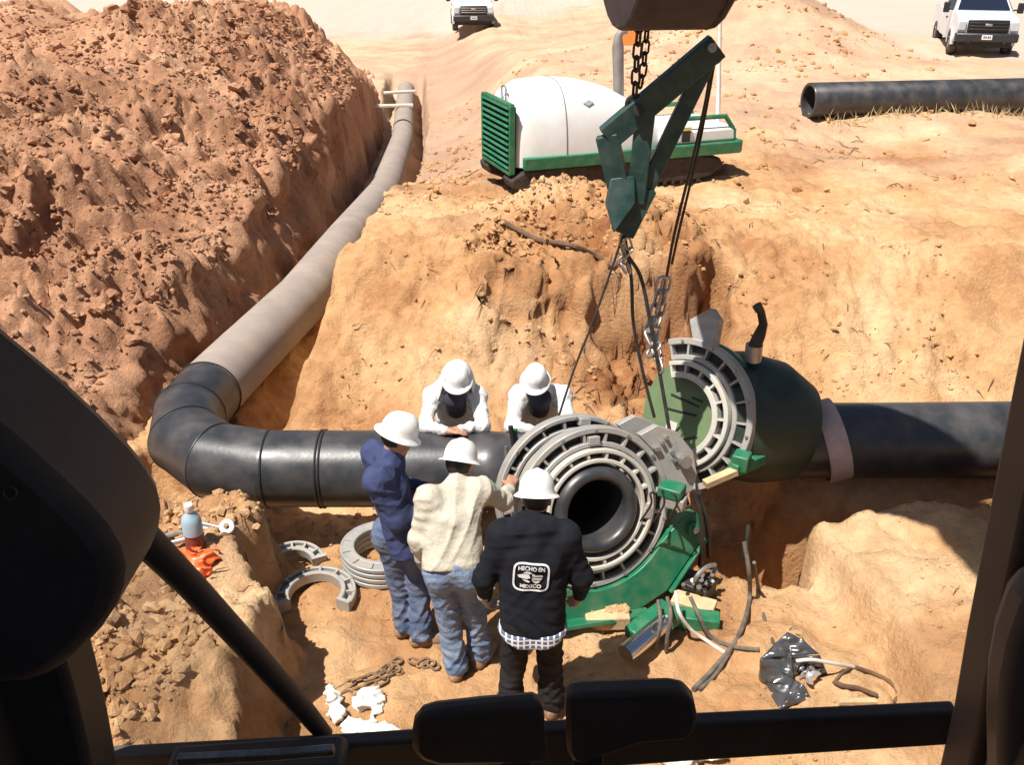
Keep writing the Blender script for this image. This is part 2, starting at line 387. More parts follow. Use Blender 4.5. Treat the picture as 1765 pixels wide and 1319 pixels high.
M_ground = soil('orange_sand', (0.74, 0.50, 0.285), (0.61, 0.355, 0.172), (0.43, 0.205, 0.088), far=((0.50, 0.43, 0.39), (0.58, 0.45, 0.34)), attr='damp', bscale=24, bstr=0.9)
xs = axis_steps([(-160, -40, 12), (-40, -14, 1.6), (-14, -5, .22), (-5, 5, .034), (5, 9, .09), (9, 16, .3), (16, 40, 1.6), (40, 160, 12)])
ys = axis_steps([(-12, 2.5, .5), (2.5, 3.6, .1), (3.6, 8.5, .034), (8.5, 12.5, .05), (12.5, 18, .09), (18, 30, .2), (30, 50, .5), (50, 90, 2), (90, 400, 20)])
X, Y = np.meshgrid(xs, ys); Z = ground_z(X, Y)
V, F = grid_mesh(xs, ys, Z)
gy, gx = np.gradient(Z, ys, xs); steep = (S(.35, 1.1, np.hypot(gx, gy)) * (1 - S(12, 15, Y)) * (Y > 3)).reshape(-1)
nx_, ny_ = (-gx / (np.hypot(gx, gy) + .2)).reshape(-1), (-gy / (np.hypot(gx, gy) + .2)).reshape(-1)      # cut faces crumble outwards and inwards
al = V[:, 0] * 1.0 + V[:, 1] * .6; am = fbm(al, V[:, 2] * 1.6, 2.6, 5, 501, .62) * .17
cutm = np.clip((.6 * wx_mask(X, Y) + .35).reshape(-1), 0, 1)
V[:, 0] += nx_ * am * steep * cutm; V[:, 1] += ny_ * am * steep * cutm; V[:, 2] += steep * cutm * fbm(al * 1.3, V[:, 1] * 2, 5, 3, 507) * .06
ground = fast_mesh('ground', V, F, M_ground); ground['kind'] = 'structure'
# damp, freshly dug soil and pale gravel as colour of the soil itself
wv = fbm(X, Y, 0.8, 5, 13)
damp = 0.85 * S(-0.7, 0.1, X + wv * .8) * (1 - S(2.1, 2.5, X + wv * .3)) * (1 - S(9.9, 10.8, Y + wv * 1.2)) * S(8.2, 9.0, Y + wv) * (.75 + .9 * fbm(X, Y, 2, 4, 71))
damp = np.maximum(damp, 0.5 * (1 - S(-1.9, -1.55, X + wv * .4)) * S(-.25, .1, fbm(X, Y, 1.2, 4, 72)) * (Y < 6))
damp = np.maximum(damp, 0.5 * S(0.12, 0.35, fbm(X, Y, 0.7, 5, 130)) * S(7.8, 9.5, Y) * (1 - S(11.5, 13, Y)) * (1 - S(1.5, 3.5, X)))
damp = np.maximum(damp, 0.55 * (1 - S(0.9, 2.0, np.abs(X - tx(Y) - 1.6) + wv * 1.2)) * S(12, 16, Y))
damp = np.maximum(damp, 0.45 * S(0.05, 0.4, fbm(X, Y, 1.1, 4, 31)) * (Y < 7.7))
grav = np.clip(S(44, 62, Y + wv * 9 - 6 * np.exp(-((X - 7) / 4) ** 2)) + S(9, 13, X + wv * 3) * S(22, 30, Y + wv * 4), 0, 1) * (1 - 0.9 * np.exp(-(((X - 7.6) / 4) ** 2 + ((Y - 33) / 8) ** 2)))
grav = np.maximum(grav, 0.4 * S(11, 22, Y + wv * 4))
for nm, arr in (('damp', damp), ('gravel', grav)):
    a = ground.data.attributes.new(nm, 'FLOAT', 'POINT'); a.data.foreach_set('value', np.clip(arr, 0, 1).astype(np.float32).ravel())

# ---------------------------------------------------------------- the spoil bank along the trench
def pile_z(x, y, fine=True):
    w = fbm(x, y, 0.7, 4, 201)
    d = tx(y) - 0.62 - x + w * 0.55 * S(0, 2, tx(y) - x)
    fr = y - 7.55 + w * 0.5 - 0.35 * np.clip(-3.6 - x, 0, 3) * 0.3
    base = np.minimum(-0.1, tz(y) - 0.4)
    h = 0.50 + 1.72 * S(-0.3, 6.2 - 3.2 * S(11, 21, y), d) + 0.07 * np.clip(fr, 0, 6) - 0.45 * S(17, 27, y) + 0.75 * fbm(x, y, 0.33, 3, 210)
    side = S(0.0, 0.5, d); front = S(-0.35, 0.25, fr)
    end = 1 - S(28, 38, y - 0.5 * np.clip(-x - 6, -3, 8) + w * 4)
    z = (h - base) * side * front * (0.25 + 0.75 * end) + base
    if fine:
        z = z - 0.42 * S(0.5, 1.15, ridged(x, y, 0.8, 3, 230)) * S(0.3, 1.0, d) * S(0, .6, fr) * (1 - S(2.5, 4.5, d + 0.35 * fr))
        amp = side * front * (0.30 + 1.15 * S(-.28, .22, fbm(x, y, .45, 3, 245) - .05 * np.clip(d - 3, 0, 6) + .12))
        z = z + amp * (np.maximum(-0.4, ridged(x, y, 1.5, 4, 240)) * 0.11 + fbm(x, y, 4, 3, 250) * 0.20 + lumps(x, y, 4.5, 251) * 0.05 + lumps(x, y, 9, 253) * 0.04 + fbm(x, y, 7, 4, 252, .65) * 0.10 + ridged(x, y, 6, 2, 256) * 0.015)
    return z - 1.2 * (1 - S(-0.1, 0.12, d)) - 1.2 * (1 - S(-0.45, -0.2, fr))
M_spoil = soil('spoil_soil', (0.57, 0.335, 0.205), (0.46, 0.245, 0.142), (0.29, 0.138, 0.078), bscale=26, bstr=0.8)
xs2 = axis_steps([(-30, -14, .5), (-14, -9, .12), (-9, -2.4, .036)])
ys2 = axis_steps([(6.8, 13, .04), (13, 20, .06), (20, 40, .14)])
X2, Y2 = np.meshgrid(xs2, ys2); Z2 = pile_z(X2, Y2)
V, F = grid_mesh(xs2, ys2, Z2)
gy, gx = np.gradient(pile_z(X2, Y2, False), ys2, xs2); sl = np.hypot(gx, gy).reshape(-1); steep = S(.5, 1.6, sl) * (1 - S(20, 26, V[:, 1]))
nx_, ny_ = -gx.reshape(-1) / (sl + .2), -gy.reshape(-1) / (sl + .2); al = V[:, 1] + V[:, 0] * .7
am = fbm(al, V[:, 2] * 1.4, 1.8, 5, 601, .62) * .20 + np.maximum(-.5, ridged(al, V[:, 2] * 1.3, 3.0, 3, 603)) * .05
V[:, 0] += nx_ * am * steep; V[:, 1] += ny_ * am * steep
keep = (Z2.reshape(-1)[F] > ground_z(X2, Y2).reshape(-1)[F] - 0.15).any(1); F = F[keep]
used = np.unique(F); remap = np.full(len(V), -1); remap[used] = np.arange(len(used))
spoil = fast_mesh('spoil_bank', V[used], remap[F], M_spoil); spoil['kind'] = 'structure'

# clods and crumbs: nobody could count them
def ico(sub):
    t = (1 + 5 ** .5) / 2
    v = [(-1, t, 0), (1, t, 0), (-1, -t, 0), (1, -t, 0), (0, -1, t), (0, 1, t), (0, -1, -t), (0, 1, -t), (t, 0, -1), (t, 0, 1), (-t, 0, -1), (-t, 0, 1)]
    f = [(0, 11, 5), (0, 5, 1), (0, 1, 7), (0, 7, 10), (0, 10, 11), (1, 5, 9), (5, 11, 4), (11, 10, 2), (10, 7, 6), (7, 1, 8), (3, 9, 4), (3, 4, 2), (3, 2, 6), (3, 6, 8), (3, 8, 9), (4, 9, 5), (2, 4, 11), (6, 2, 10), (8, 6, 7), (9, 8, 1)]
    v = [nrm(p) for p in v]
    for _ in range(sub):
        c = {}; nf = []
        def mid(a, b):
            k = (min(a, b), max(a, b))
            if k not in c: v.append(nrm(v[a] + v[b])); c[k] = len(v) - 1
            return c[k]
        for a, b, d in f:
            x, y, z = mid(a, b), mid(b, d), mid(d, a); nf += [(a, x, z), (b, y, x), (d, z, y), (x, y, z)]
        f = nf
    return np.array(v), np.array(f)
def clods(name, pts, sizes, m, label, sub):
    bv, bf = ico(sub); n = len(pts); nv = len(bv)
    r = 1 + RNG.uniform(-.36, .30, (n, nv, 1)); sc = RNG.uniform(.6, 1.3, (n, 1, 3)) * np.array([1, 1, .75])
    an = RNG.uniform(0, 6.28, n); c, s = np.cos(an), np.sin(an); q = bv[None] * r * sc
    q = np.stack([q[..., 0] * c[:, None] - q[..., 1] * s[:, None], q[..., 0] * s[:, None] + q[..., 1] * c[:, None], q[..., 2]], -1) * sizes[:, None, None]
    Vv = (pts[:, None] + q).reshape(-1, 3); Ff = (bf[None] + nv * np.arange(n)[:, None, None]).reshape(-1, 3)
    o = fast_mesh(name, Vv, Ff, m, smooth=False); tag(o, label, 'clods', kind='stuff'); return o
def scatter_pile(n, smin, smax, power):
    x = RNG.uniform(-13, -3.3, n * 3); y = 7.4 + RNG.uniform(0, 1, n * 3) ** 1.4 * 20
    d = tx(y) - .78 - x; pr = np.exp(-np.clip(d, 0, 9) / 7) * (d > 0.25) * (0.25 + 1.5 * np.clip(fbm(x, y, .8, 3, 300) + .3, 0, 1))
    k = RNG.uniform(0, 1, n * 3) < pr; x, y = x[k][:n], y[k][:n]
    s = smin + (smax - smin) * RNG.uniform(0, 1, len(x)) ** power; s = s * (1 + 0.03 * (y - 8))
    return np.stack([x, y, pile_z(x, y) + s * .25], 1), s
p, s_ = scatter_pile(17000, .010, .045, 2.2); clods('soil_crumbs', p, s_, M_spoil, 'small brown soil crumbs strewn over the spoil bank', 0)
p, s_ = scatter_pile(2000, .025, .10, 2.8); clods('soil_clods', p, s_, M_spoil, 'rough brown clods heaped on the spoil bank', 1)
def scatter_ground(n, box, smin, smax, power, seed, thr):
    x = RNG.uniform(box[0], box[1], n); y = RNG.uniform(box[2], box[3], n); k = fbm(x, y, 1.4, 4, seed) > thr; x, y = x[k], y[k]
    s = smin + (smax - smin) * RNG.uniform(0, 1, len(x)) ** power
    return np.stack([x, y, ground_z(x, y) + s * .2], 1), s
A = [scatter_ground(4200, (-5, -1.75, 3.4, 4.75), .008, .065, 3.2, 400, -.12), scatter_ground(700, (-3.5, -1.8, 4.7, 6), .01, .05, 2.5, 401, .0),
     scatter_ground(2200, (-.6, 2.2, 10.2, 12.6), .008, .055, 3, 402, -.05), scatter_ground(500, (-.5, 2.2, 8.4, 9.2), .005, .04, 2.5, 403, -.08),
     scatter_ground(1500, (-1.8, 5, 7.9, 12), .01, .045, 2.5, 404, .08), scatter_ground(2500, (-2, 9, 12, 30), .02, .09, 3, 405, .12),
     scatter_ground(7000, (-1.6, 4.2, 3.8, 6.4), .003, .02, 4, 406, -.05), scatter_ground(900, (3, 12, 24, 33), .02, .12, 4, 407, .0),
     scatter_ground(500, (-3.4, 4, 6.3, 7.8), .012, .06, 2.5, 408, 0.0), scatter_ground(700, (-2.4, -.5, 12, 22), .02, .07, 2.2, 409, 0)]
clods('sand_crumbs', np.concatenate([a[0] for a in A]), np.concatenate([a[1] for a in A]), M_ground, 'loose crumbs of orange sand scattered over the dug ground', 0)

def hit(px, py, up=0.0):     # where a sight line meets the ground
    d = ray(px, py); t = np.linspace(3.0, 60, 3000) ; P = CAM + d * t[:, None]
    k = np.argmax(P[:, 2] < ground_z(P[:, 0], P[:, 1]) + up); return P[max(k, 1)] * np.array([1, 1, 0]) + np.array([0, 0, gz(P[max(k, 1), 0], P[max(k, 1), 1]) + up])
# ---------------------------------------------------------------- pipes
M_pipe = mat('black_polyethylene', (0.030, 0.032, 0.036), rough=0.34, var=0.35, scale=3.0, bump=0.05, bscale=30, dust=0.28, dustcol=(0.17, 0.14, 0.12), spec=0.6)
M_pipe_dusty = mat('dust_covered_polyethylene', (0.30, 0.255, 0.225), rough=0.9, var=0.12, scale=2.5, bump=0.08, bscale=50, dust=0.5, dustcol=(0.40, 0.31, 0.24), spec=0.2)
M_seam = mat('weld_bead_black', (0.02, 0.02, 0.022), rough=0.45, var=0.2)
PR = 0.33
JN = nrm([math.sin(math.radians(20)) * math.cos(math.radians(15)), -math.cos(math.radians(20)) * math.cos(math.radians(15)), math.sin(math.radians(15))])   # axis of the clamped pipe end
JC = atz(1017, 872, 0.80)                                                 # centre of the front jaw
PY, PZ = 6.84, 0.34
def arc(c, r, a0, a1, n):
    return [np.array([c[0] + r * math.cos(a), c[1] + r * math.sin(a), c[2]]) for a in np.linspace(a0, a1, n)]
# supply pipe: long run in the trench, mitred elbow, run towards the machine, bend into the jaws
pipe_root = empty('supply_pipe', (-2.9, 7.8, 0.0), 'long pipe, dusty in the trench and black where its segmented elbow turns to the machine', 'pipe')
far_pts = [(float(tx(y)), y, float(tz(y))) for y in (39, 34, 28, 24, 20.6, 19.6, 17.4, 14.3, 11, 9.2)] + [(-3.06, 8.35, .31)]
MB().tube(far_pts, PR, 48, mitre=True).build('dusty_run', M_pipe_dusty, pipe_root, sharp=60)['label'] = 'tan dusty pipe run lying in the trench'
el = [np.array([-3.06, 8.35, .31]), np.array([-3.08, 7.84, .335])] + arc((-2.08, 7.84, .34), 1.0, math.pi, 1.5 * math.pi, 4)[1:] 
for a, b, i in zip(el[:-1], el[1:], range(9)):
    pre = el[i - 1] if i > 0 else 2 * a - b; post = el[i + 2] if i + 2 < len(el) else b + np.array([.5, 0, 0])
    t3 = MB().tube([pre, a, b, post], PR, 48, caps=False)                      # keep only the middle stretch so the mitres meet
    v, f = t3.out(); v = v[48:144]; f = [(j, (j + 1) % 48, 48 + (j + 1) % 48, 48 + j) for j in range(48)]
    mesh_obj('elbow_segment', v, f, M_pipe, pipe_root, sharp=60)
    tgv = nrm(nrm(b - a) + nrm(a - pre)); MB().torus(a, PR + .003, .011, axis=tgv, seg=48, sub=8).build('weld_bead', M_seam, pipe_root)
jb = JC - JN * 1.18
run = [el[-1], np.array([-1.63, PY, PZ]), np.array([-0.6, PY, PZ])]
p0 = np.array([-0.30, PY, PZ]); p2 = JC - JN * 0.62; p1 = np.array([0.22, PY - .02, PZ - .02])
run += [(1 - t) ** 2 * p0 + 2 * t * (1 - t) * p1 + t * t * p2 for t in np.linspace(0, 1, 12)]
v, f = MB().tube([el[-2]] + run, PR, 48, caps=False).out(); v = v[48:]; f = [tuple(i - 48 for i in q) for q in f if min(q) >= 48]
mesh_obj('black_run', v, f, M_pipe, pipe_root, sharp=60)['label'] = 'glossy black pipe run that the workers stand round'
for q, tn in ((run[0], (1, 0, 0)), (run[1], (1, 0, 0)), (run[1] + np.array([.03, 0, 0]), (1, 0, 0))):
    MB().torus(q, PR + .003, .010, axis=tn, seg=48, sub=8).build('weld_bead', M_seam, pipe_root)
# clamped end: thick wall, rounded lip, hollow
Fj = frame(JN); prof = [(PR, -.64), (PR, .05), (PR - .006, .10), (PR - .03, .145), (PR - .065, .165), (PR - .095, .15), (PR - .11, .11), (PR - .115, .0), (PR - .13, -.3), (.15, -.5), (.09, -.56), (.09, -.64)]
MB().lathe(prof, 56, JC, Fj).build('pipe_end', M_pipe, pipe_root, sharp=70)['label'] = 'open thick walled pipe end held in the jaws'
# right pipe
RY, RZ = 7.05, 0.50
rp = empty('discharge_pipe', (2.4, RY, 0), 'black pipe leaving the green housing towards the right edge', 'pipe')
MB().tube([(1.75, RY, RZ), (3.2, RY, RZ), (5.5, RY + .05, RZ), (9, RY + .2, RZ)], PR, 48).build('run', M_pipe, rp, sharp=60)
# spare pipe lying behind
q0 = atz(1393, 178, 1.45); ps = empty('spare_pipe', (q0[0], q0[1], 1.1), 'spare black pipe length lying on open ground with its hollow end showing', 'pipe')
q1 = q0 + np.array([9.0, 1.6, -.05]); dv = nrm(q1 - q0); Fp = frame(-dv); L = np.linalg.norm(q1 - q0); R2 = .33
zs = gz(q0[0] + 1, q0[1]) + R2 - .03; off = np.array([0, 0, zs - q0[2]])
MB().lathe([(.27, -3.0), (.27, 0), (.285, .012), (R2 - .01, .012), (R2, 0), (R2, -L), (.0, -L)], 40, q0 + off, Fp).build('pipe_wall', M_pipe, ps, sharp=50)
M_straw = mat('dry_straw', (0.55, 0.42, 0.22), rough=0.9, var=0.3)
g = MB()
for i in range(420):
    t = RNG.uniform(.3, 8); b = q0 + off + dv * t + np.array([RNG.uniform(-.1, .1), -.36 + RNG.uniform(-.25, .05), 0]); b[2] = gz(b[0], b[1]) - .01
    h = RNG.uniform(.06, .3); tip = b + np.array([RNG.uniform(-.16, .16), RNG.uniform(-.1, .1), h]); sdv = nrm([RNG.uniform(-1, 1), RNG.uniform(-1, 1), 0]) * .006
    g.add([b - sdv, b + sdv, (b + tip) / 2 + sdv * .8 + [0, 0, .02], tip], [(0, 1, 2), (0, 2, 3)])
tag(g.build('dry_grass', M_straw, smooth=False), 'pale dry grass growing along the foot of the spare pipe', 'grass', kind='stuff')
# planks across the trench
M_plank = mat('weathered_plank', (0.60, 0.53, 0.42), rough=0.85, var=0.2, scale=4, bump=.1)
for (xa, ya), (xb, yb), z, lab in (((628, 183), (712, 181), -.35, 'nearer of two pale planks laid across the far trench'), ((662, 160), (716, 157), -.40, 'farther and shorter of two pale planks laid across the far trench')):
    a = atz(xa, ya, z); b = atz(xb, yb, z); tag(MB().bar(a, b, .26, .07).build('plank', M_plank, bevel=.01), lab, 'plank', 'planks across the trench')
# ---------------------------------------------------------------- fusion machine
M_green = mat('green_machine_paint', (0.012, 0.155, 0.075), rough=0.38, var=0.12, scale=8, dust=0.22, dustcol=(0.30, 0.21, 0.12), bump=.03)
M_dgreen = mat('shadow_darkened_green_paint', (0.014, 0.030, 0.020), rough=0.5, var=0.2, scale=6, dust=0.3, dustcol=(0.07, 0.07, 0.045))  # own dark green, deepened further for the shadow lying over the housing
M_cast = mat('grey_cast_aluminium', (0.40, 0.40, 0.385), rough=0.55, metal=0.35, var=0.2, scale=9, dust=0.6, dustcol=(0.34, 0.25, 0.16), bump=.12, bscale=70)
M_castlight = mat('pale_cast_insert', (0.55, 0.54, 0.49), rough=0.6, metal=0.15, var=0.15, scale=10, dust=0.55, dustcol=(0.42, 0.32, 0.21), bump=.12, bscale=70)
M_dark = mat('dark_steel', (0.035, 0.033, 0.032), rough=0.5, metal=0.4, var=0.3, scale=10, dust=0.3, dustcol=(0.14, 0.10, 0.07))
M_chrome = mat('chrome_rod', (0.70, 0.70, 0.70), rough=0.18, metal=1.0, var=0.05)
M_steel = mat('galvanised_steel', (0.42, 0.41, 0.39), rough=0.4, metal=0.8, var=0.2, scale=20)
M_hose = mat('rubber_hose', (0.10, 0.085, 0.07), rough=0.7, var=0.3, scale=20, dust=0.5, dustcol=(0.28, 0.2, 0.13))
M_hosew = mat('pale_hose', (0.62, 0.58, 0.52), rough=0.6, var=0.1)
M_wood = mat('rough_timber', (0.52, 0.38, 0.21), rough=0.9, var=0.25, scale=5, bump=.2)
M_black = mat('black_rubber', (0.016, 0.016, 0.018), rough=0.6, var=0.2)

def spline(pts, n=12):
    P = [np.asarray(p, float) for p in pts]; P = [2 * P[0] - P[1]] + P + [2 * P[-1] - P[-2]]; o = []
    for i in range(1, len(P) - 2):
        a, b, c, d = P[i - 1:i + 3]
        for t in np.linspace(0, 1, n, endpoint=False):
            o.append(.5 * ((2 * b) + (c - a) * t + (2 * a - 5 * b + 4 * c - d) * t * t + (3 * b - a - 3 * c + d) * t ** 3))
    return o + [P[-2]]
fm = empty('pipe_fusion_machine', (JC[0], JC[1], 0.0), 'green and grey pipe fusion machine with ringed clamp jaws round the pipe end', 'fusion machine')
def ring_prof(r0, r1, z0, z1, b=.006):
    return [(r0 + b, z0), (r1 - b, z0), (r1, z0 + b), (r1, z1 - b), (r1 - b, z1), (r0 + b, z1), (r0, z1 - b), (r0, z0 + b)]
def rib_mesh(name, ri, ro, w, d, m, parent):           # a rib along local +x
    b = MB().box(((ri + ro) / 2, 0, d / 2), (ro - ri + .006, w, d)); v, f = b.out()
    return mesh_obj(name, v, f, m, parent, loc=(0, 0, 0), smooth=False)
def jaw(root, c, n, xref, tiers, a0=0, a1=2 * math.pi, nrib=20, depth=.10, name='jaw', lugs=True):
    c = np.asarray(c, float); Fm = frame(n, xref); full = abs(a1 - a0 - 2 * math.pi) < 1e-6
    j = bpy.data.objects.new(name, None); COL.objects.link(j); j.parent = root; j.location = c - root_loc(root); j.rotation_euler = Matrix(Fm.tolist()).to_euler()
    def part(nm, b, m):
        v, f = b.out(); return mesh_obj(nm, v, f, m, j, loc=(0, 0, 0), sharp=35)
    for ti, (ri, ra, rb, ro, z0, m) in enumerate(tiers):          # inner flange ri-ra, pocket ra-rb, outer flange rb-ro
        part('inner_flange', MB().lathe(ring_prof(ri, ra, z0, z0 + depth), 96, a0=a0, a1=a1, closed=True), m)
        part('outer_flange', MB().lathe(ring_prof(rb, ro, z0, z0 + depth), 96, a0=a0, a1=a1, closed=True), m)
        part('web', MB().lathe(ring_prof(ra - .002, rb + .002, z0 + .004, z0 + .03, .001), 96, a0=a0, a1=a1, closed=True), M_dark)  # pocket shade put into the web colour; the casting itself is grey
        first = None; cnt = nrib + ti * 2
        for i in range(cnt + (0 if full else 1)):
            an = a0 + (a1 - a0) * (i + .5 * (ti if full else 0)) / cnt
            if not full: an = min(max(an, a0 + .02), a1 - .02)
            if first is None:
                first = rib_mesh('rib', ra - .002, rb + .002, .018, depth - .008, m, j); r = first
            else:
                r = first.copy(); COL.objects.link(r); r.parent = j
            r.location = (0, 0, z0 + .002); r.rotation_euler = (0, 0, an)
    bo = MB().tube([(0, 0, 0), (0, 0, .022)], .013, 6); v, f = bo.out(); first = None; ro = tiers[-1]; rr = (ro[2] + ro[3]) / 2
    nb = 14 if full else 9
    for i in range(nb):
        an = a0 + (a1 - a0) * (i + .5) / nb
        if first is None: first = mesh_obj('bolt', v, f, M_steel, j, loc=(0, 0, 0), sharp=30); o = first
        else: o = first.copy(); COL.objects.link(o); o.parent = j
        o.location = (rr * math.cos(an), rr * math.sin(an), ro[4] + depth - .004)
    return j
T2 = [(.345, .375, .415, .445, .03, M_castlight), (.452, .487, .548, .59, -.02, M_cast)]
jaw(fm, JC, JN, (1, 0, 0), T2, nrib=18, name='front_jaw')
jaw(fm, JC - JN * .37, JN, (1, 0, 0), [(.345, .38, .44, .47, .0, M_cast), (.478, .51, .565, .60, .0, M_cast)], nrib=18, name='rear_jaw')
jx, jy = frame(JN)[:, 0], frame(JN)[:, 1]
def jp(r, deg, z=0): a = math.radians(deg); return JC + jx * (r * math.cos(a)) + jy * (r * math.sin(a)) + JN * z
# lugs on the top of the rings and the wide hinge plates on the right
for r, dg, z in ((.50, 92, .07), (.56, 84, -.26), (.52, 262, .06), (.52, 256, .06), (.40, 352, .10)):
    MB().box(jp(r, dg, z), (.085, .06, .07), np.stack([nrm(np.cross(JN, jp(r, dg) - JC)), nrm(jp(r, dg) - JC), -JN], 1)).build('lug', M_cast, fm, bevel=.006)
for z in (-.02, -.37):
    poly = [(.30, .52), (.46, .40), (.60, .50), (.78, .38), (.86, .20), (.80, .05), (.62, -.03), (.50, -.01), (.575, .12), (.52, .30)]
    poly = [(.36, .50), (.50, .56), (.66, .50), (.80, .34), (.84, .16), (.80, .04), (.60, -.02), (.598, .05), (.56, .22), (.48, .37)]
    MB().prism(poly, JC + JN * (z + .03), jx, jy, JN, .07).build('hinge_plate', M_cast, fm, bevel=.006)
MB().tube([jp(.76, 22, -.42), jp(.76, 22, .12)], .045, 20).build('hinge_pin', M_steel, fm)
for i in range(6):
    a = RNG.uniform(.62, .74); d = RNG.uniform(24, 40); MB().tube([jp(a, d, .03), jp(a, d, .08)], .016, 8).build('bolt', M_steel, fm)
# green cradle under the ring
pts = []
for dg in range(232, 331, 7): a = math.radians(dg); pts.append((.602 * math.cos(a), .602 * math.sin(a)))
outer = [(.70, -.12), (.80, -.10), (.88, -.18), (.87, -.30), (.58, -.68), (.36, -.79), (-.40, -.79)]
for z, w in ((.045, .10), (-.34, .07)):
    MB().prism(pts + outer, JC + JN * (z + .02), jx, jy, JN, w).build('cradle', M_green, fm, bevel=.006)
cp = JC + jx * .77 + jy * -.22
MB().bar(JC + jx * .885 + jy * -.31 + JN * .06, JC + jx * .60 + jy * -.69 + JN * .06, .17, .018, up=nrm(jx * .66 - jy * .75)).build('cradle_flange', M_green, fm, bevel=.004)
MB().tube([cp - JN * .05, cp + JN * .155], .05, 24).build('pivot_boss', M_green, fm); MB().tube([cp + JN * .15, cp + JN * .175], .026, 6).build('pivot_bolt', M_steel, fm)
for k in (-.28, -.12, .05): MB().box(JC + jx * k - jy * .70 + JN * .085, (.03, .03, .12), np.stack([jx, JN, jy], 1)).build('gusset', M_green, fm)
MB().box(JC + jx * -.02 - jy * .80 + JN * -.02, (.86, .5, .03), np.stack([jx, JN, jy], 1)).build('base_plate', M_green, fm, bevel=.004)
# latch and ram at the right of the ring
lw = atz(1158, 845, .92)
MB().box(lw, (.17, .14, .08), rotz(-.5)).build('latch_block', M_green, fm, bevel=.01)
MB().box(lw + np.array([.03, -.03, -.08]), (.14, .10, .09), rotz(-.5)).build('valve_block', M_cast, fm, bevel=.01)
for i in range(3):
    a = lw + np.array([-.14 + i * .06, -.12, .05]); MB().tube(spline([a, a + np.array([.02 * (i - 2), -.05, .03 + .02 * (i % 2)]), a + np.array([.03 * (i - 1), -.05, -.06]), a + np.array([.03 * (i - 3), -.02 + .02 * i, -.22 - .03 * i])], 6), .008, 8).build('hydraulic_line', M_dark, fm)
# beam on the ground with hydraulic ram
b0 = atz(1068, 1082, .16); b1 = atz(1238, 1074, .10)
be0 = atz(1075, 1062, .2); be1 = atz(1150, 1045, .2)
MB().bar(atz(1086, 1096, .12), atz(1150, 1046, .16), .11, .10).build('ram_body', M_green, fm, bevel=.012)
MB().tube([atz(1078, 1128, .13), atz(1150, 1068, .17)], .066, 24).build('ram_rod', M_chrome, fm, sharp=50)
MB().tube([atz(1145, 1071, .17), atz(1158, 1061, .175)], .08, 24).build('ram_collar', M_green, fm, sharp=50)
MB().bar(atz(1150, 1062, .07), atz(1240, 1074, .07), .13, .11).build('skid_beam', M_green, fm, bevel=.01)
MB().bar(atz(1160, 1030, .10), atz(1232, 1050, .10), .15, .05).build('deck_board', M_wood, fm, bevel=.006)
# upper left levers by the pipe
for (xa, ya, xb, yb, D, r, m) in ((880, 735, 905, 880, 6.35, .02, M_black), (888, 740, 897, 890, 6.4, .018, M_green), (905, 790, 925, 905, 6.1, .03, M_black), (872, 770, 880, 880, 6.3, .014, M_steel)):
    MB().tube([at(xa, ya, D), at(xb, yb, D - .05)], r, 12).build('control_lever', m, fm)
cb = at(877, 838, 6.05)
MB().box(cb, (.11, .10, .26), rotz(.2)).build('control_box', M_cast, fm, bevel=.01)
MB().box(cb + np.array([-.10, -.03, -.03]), (.10, .08, .12), rotz(.3)).build('pump_head', M_green, fm, bevel=.015)
MB().tube([cb + np.array([-.10, -.09, -.02]), cb + np.array([-.10, -.05, -.02])], .025, 16).build('port', M_black, fm)
for i in range(4): MB().box(cb + np.array([.0, -.055, -.09 + i * .055]), (.07, .02, .03)).build('switch', M_dark if i % 2 else M_steel, fm, bevel=.004)

# open upper jaw at the right, with green plate behind
KC = atz(1184, 714, 0.82); KN = nrm([-math.sin(math.radians(43)), -math.cos(math.radians(43)), .34])
T3 = [(.31, .36, .415, .455, .05, M_castlight), (.463, .505, .59, .645, .0, M_cast)]
jaw(fm, KC, KN, nrm(np.cross(KN, (0, 0, 1))), T3, a0=math.radians(66), a1=math.radians(298), nrib=11, name='open_jaw')
kx = frame(KN, nrm(np.cross(KN, (0, 0, 1))))[:, 0]; ky = np.cross(KN, kx)
def kp(u, v, z=0): return KC + kx * u + ky * v + KN * z
poly = [(.43 * math.cos(a), .43 * math.sin(a)) for a in np.linspace(-2.9, 2.9, 30)]
M_plateg = mat('sage_green_plate', (0.12, 0.19, 0.085), rough=0.6, var=0.12, scale=7, dust=.3, dustcol=(.2, .17, .09))
MB().prism([(.41 * math.cos(a) - .0, .47 * math.sin(a)) for a in np.linspace(0, 2 * math.pi, 32)[:-1]], KC - KN * .005, kx, ky, KN, .05).build('heater_plate', M_plateg, fm)
for (u0, v0, u1, v1) in ((-.10, -.02, .20, .01), (-.10, -.10, .18, -.12), (-.12, -.15, -.02, -.155), (.02, .12, .12, .30), (.12, .30, -.16, .15)):
    MB().bar(kp(u0, v0, .022), kp(u1, v1, .022), .016, .012, up=KN).build('slot', M_black, fm)
M_sticker = mat('pale_sticker', (0.62, 0.52, 0.46), rough=.7, var=.15, scale=30)
MB().box(kp(.10, .15, .022), (.10, .10, .008), np.stack([kx, ky, KN], 1)).build('sticker', M_sticker, fm)
MB().prism([(-.05, .44), (.06, .62), (.0, .78), (-.10, .76), (-.14, .6)], KC + KN * .05, kx, ky, KN, .10).build('hinge_plate', M_cast, fm, bevel=.006)
MB().prism([(-.20, .50), (-.13, .70), (-.17, .74), (-.26, .55)], KC + KN * .08, kx, ky, KN, .06).build('hinge_plate', M_dark, fm, bevel=.006)
MB().prism([(-.12, -.60), (.08, -.62), (.16, -.78), (.0, -.92), (-.10, -.84)], KC + KN * .04, kx, ky, KN, .10).build('hinge_plate', M_cast, fm, bevel=.006)
